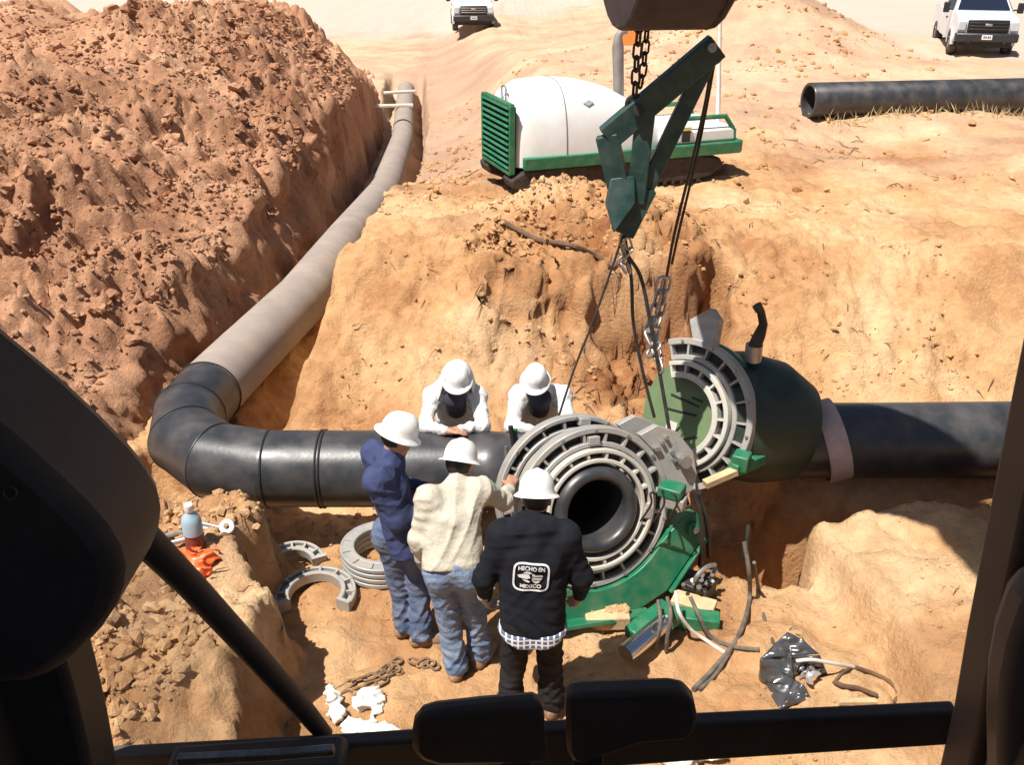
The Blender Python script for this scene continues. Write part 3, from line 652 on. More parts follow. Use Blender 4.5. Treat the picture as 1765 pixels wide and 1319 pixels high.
for (u, v) in ((-.02, .66), (-.06, .56), (.57, .1), (.50, -.3)):
    MB().tube([kp(u, v, .08), kp(u, v, .13)], .016, 6).build('bolt', M_steel, fm)
for i in range(4):
    MB().tube([kp(-.16 + .05 * i, .42, .1), kp(-.2 + .04 * i, .52, .14), kp(-.22 + .07 * i, .62, .06)], .015, 8).build('hydraulic_line', M_steel, fm)

# dark green housing over the pipe behind the open jaw
hs = empty('green_housing', (2.0, RY, 0.0), 'dark green rounded housing round the pipe behind the open jaw', 'housing')
c0 = KC - KN * .10; c1 = at(1378, 745, RY); hm = [c0, c0 - KN * .05, c0 * .62 + c1 * .38 + np.array([0, 0, .06]), c0 * .33 + c1 * .67 + np.array([0, 0, .04]), c1 * .97 + c0 * .03, c1]
MB().tube(hm, [.36, .53, .55, .54, .43, .355], 40, caps=True, mitre=False).build('shell', M_dgreen, hs, sharp=28, bevel=.012)
MB().lathe([(.45, -.06), (.635, -.06), (.64, 0), (.62, .02), (.45, .02)], 60, c0, frame(KN, nrm(np.cross(KN, (0, 0, 1)))), a0=math.radians(68), a1=math.radians(297)).build('rim', M_green, hs, sharp=40)
st = at(1300, 598, RY - .15)
MB().tube([st + np.array([0, 0, -.12]), st + np.array([0, 0, .02])], .07, 18).build('flange', M_steel, hs)
MB().tube([st, st + np.array([.03, 0, .10]), st + np.array([.05, 0, .2]), st + np.array([.02, 0, .30]), st + np.array([-.02, 0, .36])], [.055, .05, .035, .032, .04], 14).build('vent_hose', M_dark, hs)
bl = at(1278, 795, 6.35); MB().box(bl, (.13, .14, .14), rotz(-.5)).build('bracket', M_green, hs, bevel=.012)
MB().bar(at(1262, 810, 6.3), at(1372, 765, 6.85), .10, .10).build('rail', M_green, hs, bevel=.01)
MB().bar(at(1215, 835, 6.2), at(1268, 812, 6.3), .07, .05).build('wedge', M_wood, hs)
sb = at(1408, 742, RY); sp = empty('pale_strap', (sb[0], RY, RZ), 'pinkish grey strap wrapped round the pipe beside the green housing', 'strap')
M_strap = mat('pinkish_grey_webbing', (0.42, 0.34, 0.33), rough=.9, var=.12, scale=8, bump=.1)
MB().lathe([(PR + .012, -.095), (PR + .03, -.09), (PR + .03, .09), (PR + .012, .095)], 60, (2.76, RY, RZ), frame(nrm([1, 0, .30])), closed=True).build('band', M_strap, sp)

# timber block the cradle stands on
tb = atz(1045, 1062, .05); tag(MB().box(tb, (.32, .20, .11), rotz(.05)).build('timber_block', M_wood, bevel=.012), 'sawn timber block under the green cradle, topped with loose sand', 'timber')
a_, s_ = RNG.uniform(-.15, .15, (60, 2)), RNG.uniform(.008, .03, 60)
clods('sand_on_block', np.stack([tb[0] + a_[:, 0], tb[1] + .03 + a_[:, 1] * .4, np.full(60, tb[2] + .055)], 1), s_, M_ground, 'crumbs of sand lying on the timber block', 0)

# hoses
def hose(name, px, r, m, label, cat='hose', group=None, lift=0.0, ends=None, seg=8):
    P = []
    for i, q in enumerate(px):
        z = q[2] if len(q) > 2 else None
        if z is None:
            p = hit(q[0], q[1], r + lift)
        else: p = atz(q[0], q[1], z)
        P.append(p)
    P = spline(P); b = MB().tube(P, r, seg)
    o = b.build(name, m); return tag(o, label, cat, group)
hose('hydraulic_hose', [(1283, 935, .5), (1291, 985, .3), (1292, 1030), (1282, 1075), (1262, 1115), (1225, 1160), (1195, 1190)], .017, M_hose, 'thick dusty hose curving down to the ground right of the machine', group='hydraulic hoses')
hose('hydraulic_hose', [(1300, 970, .4), (1308, 1020), (1318, 1070), (1332, 1112)], .014, M_hose, 'straight brown hose running down to the torn plastic bag', group='hydraulic hoses')
hose('hydraulic_hose', [(1165, 1020, .35), (1170, 1055, .3), (1190, 1085, .15), (1215, 1108), (1258, 1132)], .013, M_hosew, 'thin white hose looping over the green skid beam', group='hydraulic hoses')
hose('hydraulic_hose', [(1190, 1030, .3), (1205, 1062, .25), (1225, 1098), (1262, 1115), (1308, 1122)], .015, M_hose, 'thin brown hose from the valves to the torn bag', group='hydraulic hoses')
hose('hydraulic_hose', [(1150, 1030, .35), (1156, 1060, .3), (1150, 1100, .15), (1148, 1128)], .014, M_hose, 'short dark hose hanging beside the chrome ram', group='hydraulic hoses')
hose('hydraulic_hose', [(1135, 1035, .35), (1138, 1080, .25), (1128, 1125)], .014, M_hose, 'shortest dark hose dangling at the end of the ram', group='hydraulic hoses')
hose('hydraulic_hose', [(1262, 1118), (1235, 1162), (1205, 1192)], .014, M_hose, 'second dusty hose lying alongside the thick curved one', group='hydraulic hoses')
hose('buried_root', [(868, 382), (890, 400), (930, 415), (985, 428), (1030, 445), (1062, 462)], .03, mat('brown_root', (0.13, 0.075, 0.045), rough=.95, var=.3, bump=.3), 'long brown root lying on the sand bank below the carrier', 'root', lift=-.01)
# fittings cluster at the machine's right foot
vc = atz(1198, 1012, .10); vb = empty('valve_cluster', (vc[0], vc[1], gz(vc[0], vc[1])), 'cluster of dark hydraulic valves and fittings beside the green cradle', 'valves')
MB().box(vc + np.array([0, 0, -.05]), (.26, .2, .24), rotz(-.6)).build('manifold', M_dark, vb, bevel=.01)
for i in range(14):
    p = vc + np.array([RNG.uniform(-.14, .14), RNG.uniform(-.13, .05), RNG.uniform(.04, .12)]); MB().tube([p, p + np.array([RNG.uniform(-.03, .03), -.03, .05])], RNG.uniform(.012, .022), 8).build('fitting', M_cast if i % 4 == 0 else M_dark, vb)
MB().tube(spline([vc + np.array([-.02, -.08, .08]), vc + np.array([-.02, -.10, .17]), vc + np.array([.06, -.05, .22]), vc + np.array([.13, 0, .2])]), .018, 8).build('silver_line', M_steel, vb)
# dark hanging cords right of the ring
for i, pp in enumerate(([(1196, 845, .9), (1208, 890, .7), (1210, 940, .45), (1206, 975, .2)], [(1205, 850, .85), (1218, 900, .6), (1222, 960, .25)], [(1290, 905, .35), (1286, 940, .2), (1280, 965, .05)])):
    hose('control_cord', pp, .018, M_dark, ['dark cord hanging from the hinge to the ground', 'dark frayed cord hanging just right of the hinge cord', 'short dark cord lying in the shade right of the machine'][i], 'cord', 'control cords')

# ---------------------------------------------------------------- lifting gear
link = MB().torus((0, 0, 0), .022, .0075, axis=(0, 1, 0), x=(0, 0, 1), seg=16, sub=6, ex=.018); LV, LF = link.out()
def chain(name, P, label, group=None, scale=1.0, m=M_dark):
    P = [np.asarray(p, float) for p in P]; r = empty(name, P[0], label, 'chain', group); me = None
    d = [0]; 
    for a, b in zip(P[:-1], P[1:]): d.append(d[-1] + np.linalg.norm(b - a))
    d = np.array(d); PP = np.array(P); step = .062 * scale; n = max(2, int(d[-1] / step)); al = (np.arange(n) + .5) * d[-1] / n
    for i, s in enumerate(al):
        p = np.array([np.interp(s, d, PP[:, k]) for k in range(3)]); q = np.array([np.interp(min(s + .02, d[-1]), d, PP[:, k]) for k in range(3)]); q0 = np.array([np.interp(max(s - .02, 0), d, PP[:, k]) for k in range(3)])
        Fm = frame(nrm(q - q0), (math.cos(i * math.pi / 2 + .3), math.sin(i * math.pi / 2 + .3), 0.01))
        if me is None:
            o = mesh_obj('link', LV * scale, LF, m, r, loc=(0, 0, 0), sharp=None); me = o
        else: o = me.copy(); COL.objects.link(o); o.parent = r
        o.location = p - P[0]; o.rotation_euler = Matrix(Fm.tolist()).to_euler()
    return r
DL = 6.3
chain('lifting_chain', [at(1103, 30, DL), at(1097, 110, DL), at(1094, 165, DL)], 'left of two chains from the bucket to the green lifting spreader', 'lifting chains', 1.25)
chain('lifting_chain', [at(1117, 30, DL + .06), at(1110, 110, DL + .06), at(1103, 150, DL + .05)], 'right of two chains from the bucket to the green lifting spreader', 'lifting chains', 1.1)
lf = empty('lifting_spreader', at(1100, 230, DL), 'dark green triangular lifting spreader hanging from the bucket chains', 'lifting spreader')
M_lf = mat('worn_green_frame_paint', (0.014, 0.052, 0.048), rough=.45, var=.3, scale=9, dust=.35, dustcol=(.10, .10, .085), bump=.05)
def lfb(name, a, b, w, t, D0=DL, D1=DL): MB().bar(at(*a, D0), at(*b, D1), w, t, up=(0.15, 1, 0.2)).build(name, M_lf, lf, bevel=.008)
lfb('top_beam', (1046, 238), (1236, 78), .165, .10)
lfb('end_arm', (1046, 232), (1066, 320), .15, .09); 
MB().prism([(0, 0), (.16, .02), (.17, -.16), (.03, -.36), (-.03, -.16)], at(1052, 308, DL - .02), (1, 0, 0), (0, .25, .97), (0, 1, -.25), .07).build('tip_plate', M_lf, lf, bevel=.006)
lfb('king_post', (1113, 190), (1095, 350), .13, .08); lfb('diagonal', (1222, 98), (1110, 330), .11, .08, DL + .03, DL + .03); lfb('foot', (1112, 322), (1072, 402), .17, .07, DL + .01, DL)
lfb('strut', (1060, 265), (1082, 360), .10, .07, DL + .04, DL)
MB().tube([at(1228, 82, DL - .08), at(1228, 82, DL + .1)], .03, 14).build('end_pin', M_steel, lf); MB().tube([at(1100, 190, DL - .09), at(1100, 190, DL + .09)], .035, 14).build('lifting_eye', M_dark, lf)
MB().torus(at(1094, 178, DL), .05, .016, axis=(0, 1, .2)).build('shackle', M_dark, lf); MB().torus(at(1230, 96, DL), .045, .014, axis=(.4, 1, .2)).build('shackle', M_dark, lf)
def cord(name, P, r, m, label, cat='cable', group=None):
    return tag(MB().tube(spline(P, 8), r, 6).build(name, m), label, cat, group)
cord('hanging_cable', [at(1228, 100, DL), at(1215, 180, DL + .05), at(1190, 290, DL + .1), at(1163, 400, DL + .2), at(1150, 470, DL + .25), at(1135, 545, DL + .3)], .011, M_dark, 'long cable hanging from the high end of the lifting spreader', group='hanging cables')
cord('hanging_cable', [at(1232, 105, DL + .05), at(1213, 210, DL + .1), at(1196, 290, DL + .12), at(1170, 400, DL + .2), at(1158, 455, DL + .3)], .010, M_dark, 'second thinner cable beside the long hanging one', group='hanging cables')
cord('hanging_cable', [at(1074, 405, DL), at(1052, 470, DL), at(1020, 560, DL - .05), at(985, 650, DL - .1), at(935, 810, 6.0), at(915, 880, 5.9)], .009, M_dark, 'thin cable from the frame tip down to the control box', group='hanging cables')
cord('hanging_cable', [at(1076, 405, DL), at(1088, 480, DL), at(1092, 560, DL + .1), at(1110, 650, DL), at(1128, 720, 6.2)], .014, M_dark, 'dark cable from the frame tip to the hinge plate', group='hanging cables')
cord('hanging_cable', [at(1082, 440, DL), at(1105, 480, DL + .05), at(1122, 560, DL), at(1140, 660, 6.2), at(1165, 800, 6.0), at(1186, 870, 5.95)], .014, M_dark, 'dark cable running past the open jaw to the latch', group='hanging cables')
chain('sling_chain', [at(1075, 405, DL), at(1072, 425, DL), at(1080, 450, DL), at(1085, 470, DL)], 'bunched steel chain at the tip of the lifting spreader', 'sling chains', 1.1, M_steel)
chain('sling_chain', [at(1080, 412, DL - .03), at(1086, 432, DL - .03), at(1068, 452, DL - .03), at(1078, 470, DL - .04)], 'second steel chain twisted round the frame tip', 'sling chains', 1.1, M_steel)
chain('sling_chain', [at(1142, 480, DL + .2), at(1128, 540, DL + .2), at(1118, 570, DL + .1), at(1130, 600, DL), at(1118, 612, DL)], 'steel chain with big links above the hinge plate', 'sling chains', 1.7, M_steel)
chain('sling_chain', [at(1150, 480, DL + .22), at(1136, 545, DL + .2), at(1125, 580, DL + .1), at(1140, 640, 6.2)], 'steel chain hanging just right of the big linked one', 'sling chains', 1.5, M_steel)
# ---------------------------------------------------------------- people
M_skin = mat('skin', (0.42, 0.22, 0.14), rough=.5, var=.12, scale=20)
M_hair = mat('black_hair', (0.012, 0.010, 0.009), rough=.6, var=.3, scale=40)
M_hat = mat('white_helmet_plastic', (0.80, 0.81, 0.80), rough=.32, var=.04, scale=5, dust=.12, dustcol=(.6, .5, .4))
M_navy = mat('navy_knit', (0.035, 0.048, 0.125), rough=.9, var=.2, scale=14, bump=.45, bscale=22)
M_tan = mat('tan_work_shirt', (0.50, 0.465, 0.375), rough=.9, var=.14, scale=9, bump=.55, bscale=22)
M_jack = mat('black_fleece', (0.010, 0.011, 0.016), rough=.95, var=.35, scale=10, bump=.15, bscale=150, spec=.2)
M_pant = mat('black_trousers', (0.016, 0.015, 0.016), rough=.9, var=.35, scale=9, bump=.1, spec=.2)
M_wht = mat('white_sweatshirt', (0.66, 0.66, 0.65), rough=.9, var=.06, scale=12, bump=.55, bscale=24, dust=.3, dustcol=(.50, .44, .38))
M_denim = mat('blue_denim', (0.075, 0.125, 0.24), rough=.85, scale=7, bump=.6, bscale=24, col2=(0.20, 0.285, 0.42), dust=.25, dustcol=(.35, .27, .2))
M_ddenim = mat('dark_denim', (0.045, 0.07, 0.14), rough=.85, scale=7, bump=.6, bscale=24, col2=(0.12, 0.17, 0.28), dust=.25, dustcol=(.3, .23, .17))
M_boot = mat('dusty_leather', (0.20, 0.125, 0.075), rough=.85, var=.3, scale=20, dust=.6, dustcol=(.46, .30, .16))
M_glove = mat('grey_work_glove', (0.36, 0.33, 0.29), rough=.9, var=.25, scale=25, bump=.2)
M_mask = mat('dark_face_cover', (0.03, 0.03, 0.05), rough=.9, var=.3)
M_print = mat('white_print', (0.70, 0.71, 0.72), rough=.8, var=.06)

def hand(sol, w, d, nrmv, side, curl=.5, k=.006, s=1.0):
    """palm, four fingers and a thumb; w wrist, d towards the fingertips, nrmv out of the palm"""
    d = nrm(d); n = nrm(np.asarray(nrmv, float) - d * np.dot(nrmv, d)); x = np.cross(d, n) * side    # x points to the thumb side
    sol.cap(w - d * .02, w + d * .03, .026 * s, .027 * s, k=.02)
    for j in (-1, -.33, .33, 1): sol.cap(w + d * .02 + x * .020 * j * s, w + d * .082 * s + x * .028 * j * s, .0135 * s, .0125 * s, k=.014)
    for j, L in ((1, .073), (.35, .082), (-.32, .077), (-.95, .060)):
        p = w + d * .085 * s + x * .029 * j * s; a = curl * .5; 
        for q in range(3):
            v = d * math.cos(a) + n * math.sin(a); e = p + v * L * (.45, .32, .26)[q] * s
            sol.cap(p, e, (.0098 - .0007 * q) * s, (.0091 - .0007 * q) * s, k=k); p = e; a += curl * .8
    p = w + d * .022 * s + x * .024 * s; a = nrm(x * .75 + d * .55 + n * .35); e = p + a * .042 * s; sol.cap(p, e, .0145 * s, .0115 * s, k=.012)
    e2 = e + nrm(d * .8 + x * .25 + n * .45 * (1 + curl)) * .034 * s; sol.cap(e, e2, .0110 * s, .0095 * s, k=k)

def head_solid(sol, c, f, u):
    f = nrm(f); u = nrm(u - f * np.dot(u, f)); r = np.cross(f, u); R = np.stack([r, f, u], 1)
    P = lambda a, b, z: c + r * a + f * b + u * z
    sol.ell(P(0, -.012, .025), (.076, .098, .098), R, k=.02).ell(P(0, .028, -.045), (.058, .062, .075), R, k=.03)
    sol.cap(P(-.022, .062, -.098), P(.022, .062, -.098), .022, k=.03)                                   # chin
    sol.cap(P(0, .088, .012), P(0, .108, -.030), .009, .014, k=.012)                                    # nose
    sol.cap(P(-.018, .100, -.033), P(.018, .100, -.033), .008, k=.01)
    sol.cap(P(-.040, .078, .026), P(.040, .078, .026), .012, k=.018)                                    # brow
    for s in (-1, 1):
        sol.ell(P(.031 * s, .079, .004), (.014, .010, .009), R, k=.006)                                 # eyelids
        sol.ell(P(.042 * s, .065, -.025), (.022, .02, .018), R, k=.02)                                  # cheek
        sol.ell(P(.077 * s, -.005, -.008), (.008, .018, .032), R, k=.008)                               # ear
    sol.cap(P(-.02, .088, -.060), P(.02, .088, -.060), .0075, k=.006).cap(P(-.017, .087, -.071), P(.017, .087, -.071), .0085, k=.006)   # lips
    return R, P

def hard_hat(parent, c, R, decal=None, tilt=0.0, s=.86):
    prof = []
    for t in np.linspace(0, 1, 9): a = t * math.pi / 2; prof.append((.118 * math.sin(a) ** .9 + .001, .145 * math.cos(a) ** .8))
    prof += [(.126, -.012), (.142, -.024), (.154, -.032), (.155, -.037), (.140, -.030), (.120, -.016), (.112, .0)]
    b = MB().lathe([(x * s, z * s) for x, z in prof], 44, sc=(1.0, 1.22)); v = b.v[0]
    v[:, 2] += -.02 * np.clip(v[:, 1] / .2, -1, 1) * (np.hypot(v[:, 0], v[:, 1]) > .125)               # brim dips at the front
    ridge = np.exp(-(v[:, 0] / .018) ** 2) * (v[:, 2] > .03); v[:, 2] += ridge * .008
    for e in (-.055, .055): v[:, 2] += np.exp(-((v[:, 0] - e) / .012) ** 2) * (v[:, 2] > .05) * .004
    o = mesh_obj('hard_hat', v @ R.T + c, b.f, M_hat, parent, sharp=50)
    if decal:
        bb = MB()
        for (a, el, w) in decal:
            n = np.array([math.sin(a) * math.cos(el), math.cos(a) * math.cos(el), math.sin(el)]); p = n * np.array([.121, .148, .138]) * s
            bb.add(np.array([p + frame(n)[:, 0] * x * w + frame(n)[:, 1] * y * w + n * .001 for x, y in ((-1, -1), (1, -1), (1, 1), (-1, 1))]) @ R.T + c, [(0, 1, 2, 3)])
        bb.build('decal', M_dark, o, smooth=False)
    return o

def worker(loc, J, hat_tilt, top_m, leg_m, label, group='workers', hood=False, shade=False, gloves=(False, False), untuck=True, face_mask=False, curl=(.6, .6), palm=((0, 1, 0), (0, 1, 0)), bulk=1.0, wr=.006, decal=None, hem=None, pocket=True):
    g0 = np.array(loc, float); r = empty('person', g0, label, 'person', group)
    W = {k: g0 + np.asarray(v, float) for k, v in J.items() if k not in ('face', 'up')}
    f = nrm(J['face']); u = nrm(J['up'])
    # --- body: one continuous skin
    sol = Solid(.025); Rh, Ph = head_solid(sol, W['head'], f, u)
    sol.cap(W['neck'], W['head'] - u * .05 - f * .012, .052, .050, k=.03)
    sol.cap(W['pelvis'], W['chest'], .07, .075, k=.05).cap(W['chest'], W['neck'], .07, .05, k=.05)
    for s in 'LR':
        sol.cap(W['sh' + s], W['chest'], .028, .05, k=.03).cap(W['sh' + s], W['el' + s], .042, .034).cap(W['el' + s], W['wr' + s], .034, .023)
        sol.cap(W['hip' + s], W['kn' + s], .07, .05).cap(W['kn' + s], W['an' + s], .048, .034).cap(W['an' + s], W['toe' + s], .034, .028)
        i = 0 if s == 'L' else 1
        hd = W.get('hd' + s, W['wr' + s] + (W['wr' + s] - W['el' + s])) - W['wr' + s]
        if not gloves[i]: hand(sol, W['wr' + s], hd, palm[i], -1 if s == 'L' else 1, curl[i])
    v, q = sol.mesh(.0075); mesh_obj('body', v, q, M_skin, r, sharp=None)
    for i, s in enumerate('LR'):
        if gloves[i]:
            gs = Solid(.008); hd = W.get('hd' + s, W['wr' + s] + (W['wr' + s] - W['el' + s])) - W['wr' + s]
            gs.cap(W['wr' + s] - nrm(hd) * .05, W['wr' + s], .040, .032); hand(gs, W['wr' + s], hd, palm[i], -1 if s == 'L' else 1, curl[i], s=1.14)
            v, q = gs.mesh(.007); mesh_obj('glove', v, q, M_glove, r, sharp=None)
    # --- hair under the hat
    hs_ = Solid(.01).ell(Ph(0, -.022, .022), (.083, .096, .098), Rh); v, q = hs_.mesh(.01, trim=lambda P: ((P - W['head']) @ f) * .9 - .035 + ((P - W['head']) @ u) * -.25 - .0 * P[..., 0] + np.maximum(0, -(P - W['head']) @ u - .055) * 6)
    mesh_obj('hair', v, q, M_hair, r, sharp=None)
    # --- top
    side = nrm(W['shR'] - W['shL']); ax = nrm(W['chest'] - W['pelvis']); fw = np.cross(ax, side)
    if np.dot(fw, f) < 0: fw = -fw
    B = bulk; t = Solid(.045)
    hemc = hem if hem is not None else -.02
    for sx in (-1, 1):
        t.cap(W['pelvis'] + side * (.058 if hood else .075) * sx * B + ax * (hemc + .04) + fw * .01, W['chest'] + side * .075 * sx * B, .136 * (B + 1) / 2, .118 * B, k=.07, wr=wr, wf=70)
        t.cap(W['chest'] + side * .06 * sx, (W['shL'] if np.dot(W['shL'] - W['chest'], side) * sx > 0 else W['shR']) + (W['neck'] - W['chest']) * .12, .10 * B, .072 * B, k=.06)
    for s in 'LR': t.cap(W['neck'] - (W['neck'] - W['chest']) * .12, W['sh' + s], .062, .074 * B, k=.07)
    t.cap(W['chest'], W['neck'] + u * .012, .11 * B, .066, k=.05)
    for s in 'LR':
        t.cap(W['sh' + s], W['el' + s], .078 * B, .062 * B, k=.05, wr=wr * .9, wf=85).cap(W['el' + s], W['wr' + s] - (W['wr' + s] - W['el' + s]) * .10, .062 * B, .043 * B, k=.04, wr=wr * 1.2, wf=110)
    if hood:
        b = W['neck'] - fw * .06; t.cap(b - side * .07 - u * .005, b + side * .07 - u * .005, .055, .055, k=.04).cap(b - fw * .02 - u * .10, b - u * .02, .05, .06, k=.05).cap(b - side * .08 + fw * .09, b - side * .08, .034, .05, k=.04).cap(b + side * .08 + fw * .09, b + side * .08, .034, .05, k=.04)
    pel = W['pelvis'] + ax * hemc
    nz = lambda P: folds(P, .0105)
    hand_low = [W['wr' + s] for s in 'LR']
    def trim(P):                                             # straight hem across the hips; the sleeves may hang lower
        d = (pel - P) @ ax
        rad = np.sqrt((((P - pel) - ((P - pel) @ ax)[..., None] * ax) ** 2).sum(-1))
        da = np.minimum(*[np.sqrt(((P - h) ** 2).sum(-1)) for h in hand_low]); return np.where((rad < .30) & (da > .17), d, -1.0)
    v, q = t.mesh(.0085, (lambda P: folds(P, .0055)) if hood else nz, trim); top = mesh_obj('hoodie' if hood else 'shirt', v, q, top_m, r, sharp=None)
    # --- trousers
    p = Solid(.03); p.cap(W['hipL'] + (0, 0, .03), W['hipR'] + (0, 0, .03), .105, .105, k=.05).cap(W['pelvis'], W['pelvis'] + ax * .04, .108, .10, k=.06)
    for s in 'LR':
        back = -fw
        p.ell(W['hip' + s] + back * .032 - np.array([0, 0, .045]), (.090, .090, .10), k=.05)
        ank = W['an' + s] + np.array([0, 0, .015])
        p.cap(W['hip' + s], W['kn' + s], .102, .080, wr=.0015, wf=45).cap(W['kn' + s], ank, .078, .070, wr=.003, wf=55).cap(W['kn' + s] * .35 + ank * .65, ank, .072, .078, wr=.005, wf=80)
    nz2 = lambda P: folds(P * np.array([1.3, 1.3, 1.5]), .012) * np.clip(1.25 - (P[..., 2] - g0[2]) * 1.0, .35, 1)
    v, q = p.mesh(.0085, nz2, lambda P: (g0[2] + min(J['anL'][2], J['anR'][2]) - .02) - P[..., 2]); mesh_obj('jeans' if leg_m in (M_denim, M_ddenim) else 'trousers', v, q, leg_m, r, sharp=None)
    # --- boots
    for s in 'LR':
        b = Solid(.03); a = W['an' + s]; to = W['toe' + s]; d = nrm((to - a) * np.array([1, 1, 0])); flat = np.array([a[0], a[1], to[2]])
        b.cap(a + (0, 0, .05), a, .056, .054).cap(flat - d * .04 + (0, 0, .018), to + (0, 0, .014), .048, .042, k=.04).cap(flat + d * .05, to, .046, .043)
        zf = to[2] - .04; v, q = b.mesh(.012, None, lambda P: zf - P[..., 2]); mesh_obj('boot', v, q, M_boot, r, sharp=None)
    # --- hat
    f2 = nrm(f * math.cos(hat_tilt) + u * math.sin(hat_tilt)); u2 = nrm(u - f2 * np.dot(u, f2)); Rm = np.stack([np.cross(f2, u2), f2, u2], 1)
    hard_hat(r, W['head'] + u2 * .048 - f2 * .006, Rm, decal)
    if face_mask:
        m_ = Solid(.03).ell(Ph(0, .015, -.045), (.074, .088, .085), Rh).cap(Ph(0, .02, -.10), W['neck'] + f * .07 - u * .06, .070, .095).cap(W['neck'] + f * .07 - u * .06, W['chest'] + fw * .10, .09, .09); v, q = m_.mesh(.01, None, lambda P: (P - W['head']) @ u - .012); mesh_obj('face_cover', v, q, M_mask, r, sharp=None)
    if shade:                                                # white neck shade hanging from the hat, open at the face
        prof = [(.02, .135), (.075, .115), (.115, .06), (.140, -.01), (.156, -.09), (.18, -.17), (.215, -.25), (.25, -.31), (.24, -.312), (.205, -.25), (.17, -.17), (.146, -.09), (.130, -.01), (.105, .055), (.07, .105), (.02, .125)]
        b = MB().lathe(prof, 40, a0=math.radians(90 + 56), a1=math.radians(360 + 90 - 56), closed=True, sc=(1, 1.05)); vv = b.v[0]
        vv[:, 0] += .006 * np.sin(np.arctan2(vv[:, 1], vv[:, 0]) * 9) * np.clip(-vv[:, 2] * 5, 0, 1); vv[:, 1] += .006 * np.cos(np.arctan2(vv[:, 1], vv[:, 0]) * 11) * np.clip(-vv[:, 2] * 5, 0, 1)
        us = nrm(u * .6 + (W['head'] - W['neck']) * 3); fs = nrm(f - us * np.dot(f, us)); Rs = np.stack([np.cross(fs, us), fs, us], 1)
        mesh_obj('sun_hood', vv @ Rs.T + W['head'] + u2 * .035 - f2 * .062, b.f, M_wht, r, sharp=None)
    return r, top, W

def folds(P, amp):                                           # cloth creases: warped, uneven in strength and direction
    x, y, z = P[..., 0], P[..., 1], P[..., 2]
    w1 = np.sin(x * 9 + 3 * np.sin(z * 5 + 1.3)) + np.sin(y * 11 + z * 7); w2 = np.sin(x * 6.1 - z * 8.3 + 2 * np.sin(y * 5))
    c1 = 1 - 2 * np.abs(np.sin(z * 17 + x * 13 + 2.4 * w1)) ** .6; c2 = 1 - 2 * np.abs(np.sin(x * 24 - z * 11 + 2.1 * w2 + y * 9)) ** .6; c3 = np.sin(z * 61 + 17 * x + 4 * w2)
    return amp * (.6 * c1 * np.clip(.4 + .7 * w2, 0, 1) + .6 * c2 * np.clip(.5 - .6 * w2, 0, 1) + .18 * c3)
def stand_legs(dx=.11, footsL=(-.12, 0), footsR=(.12, 0), hip=.90, lean=(0, 0), toeL=(0, .15), toeR=(0, .15), kn=.03):
    px, py = lean
    return {'pelvis': (px, py, hip + .06), 'hipL': (px - .085, py, hip), 'hipR': (px + .085, py, hip),
            'knL': ((px - .085 + footsL[0]) / 2, (py + footsL[1]) / 2 + kn, .49), 'knR': ((px + .085 + footsR[0]) / 2, (py + footsR[1]) / 2 + kn, .49),
            'anL': (footsL[0], footsL[1], .10), 'anR': (footsR[0], footsR[1], .10),
            'toeL': (footsL[0] + toeL[0], footsL[1] + toeL[1], .042), 'toeR': (footsR[0] + toeR[0], footsR[1] + toeR[1], .042)}

# man in the printed black hoodie, back to the camera
b3 = atz(916, 1243, .02); b3[2] = gz(b3[0], b3[1]) - .01
J = stand_legs(footsL=(-.14, 0), footsR=(.13, .05), hip=.82, toeL=(-.04, .15), toeR=(.05, .15))
J.update(chest=(.0, .03, 1.24), neck=(.005, .10, 1.44), head=(.02, .185, 1.535), face=(.12, .92, -.38), up=(.02, .38, .92),
         shL=(-.175, .05, 1.37), shR=(.18, .05, 1.36), elL=(-.285, .02, 1.10), elR=(.285, .04, 1.09), wrL=(-.285, .14, .86), wrR=(.285, .16, .85), hdL=(-.27, .20, .78), hdR=(.27, .22, .77))
w3, jacket, W3 = worker(b3, J, .0, M_jack, M_pant, 'worker in black hoodie with white back print, seen from behind', hood=True, bulk=1.02, wr=.0015, gloves=(True, False), palm=((1, 0, 0), (-1, 0, 0)), hem=-.12)
# plaid shirt tail below the hoodie
def plaid():
    m = bpy.data.materials.new('blue_white_plaid'); m.use_nodes = True; nt = m.node_tree; N = nt.nodes; L = nt.links; b = N['Principled BSDF']; b.inputs['Roughness'].default_value = .9
    tc = N.new('ShaderNodeTexCoord'); cur = None
    for ax_, sc in (('X', 9), ('Z', 10)):
        w = N.new('ShaderNodeTexWave'); w.wave_type = 'BANDS'; w.bands_direction = ax_; w.inputs['Scale'].default_value = sc; w.inputs['Distortion'].default_value = .6
        L.new(tc.outputs['Object'], w.inputs['Vector']); r = N.new('ShaderNodeValToRGB'); r.color_ramp.elements[0].position = .72; r.color_ramp.elements[1].position = .85; L.new(w.outputs['Fac'], r.inputs['Fac'])
        if cur is None: cur = r.outputs['Color']
        else:
            mx = N.new('ShaderNodeMixRGB'); mx.blend_type = 'LIGHTEN'; mx.inputs[0].default_value = 1; L.new(cur, mx.inputs[1]); L.new(r.outputs['Color'], mx.inputs[2]); cur = mx.outputs[0]
    mx = N.new('ShaderNodeMixRGB'); mx.inputs[1].default_value = (.10, .12, .20, 1); mx.inputs[2].default_value = (.72, .73, .76, 1); L.new(cur, mx.inputs[0]); L.new(mx.outputs[0], b.inputs['Base Color']); return m
pl = Solid(.05)
for sx in (-1, 1): pl.cap(W3['pelvis'] + np.array([.075 * sx, -.01, -.16]), W3['pelvis'] + np.array([.07 * sx, -.01, -.05]), .136, .13)
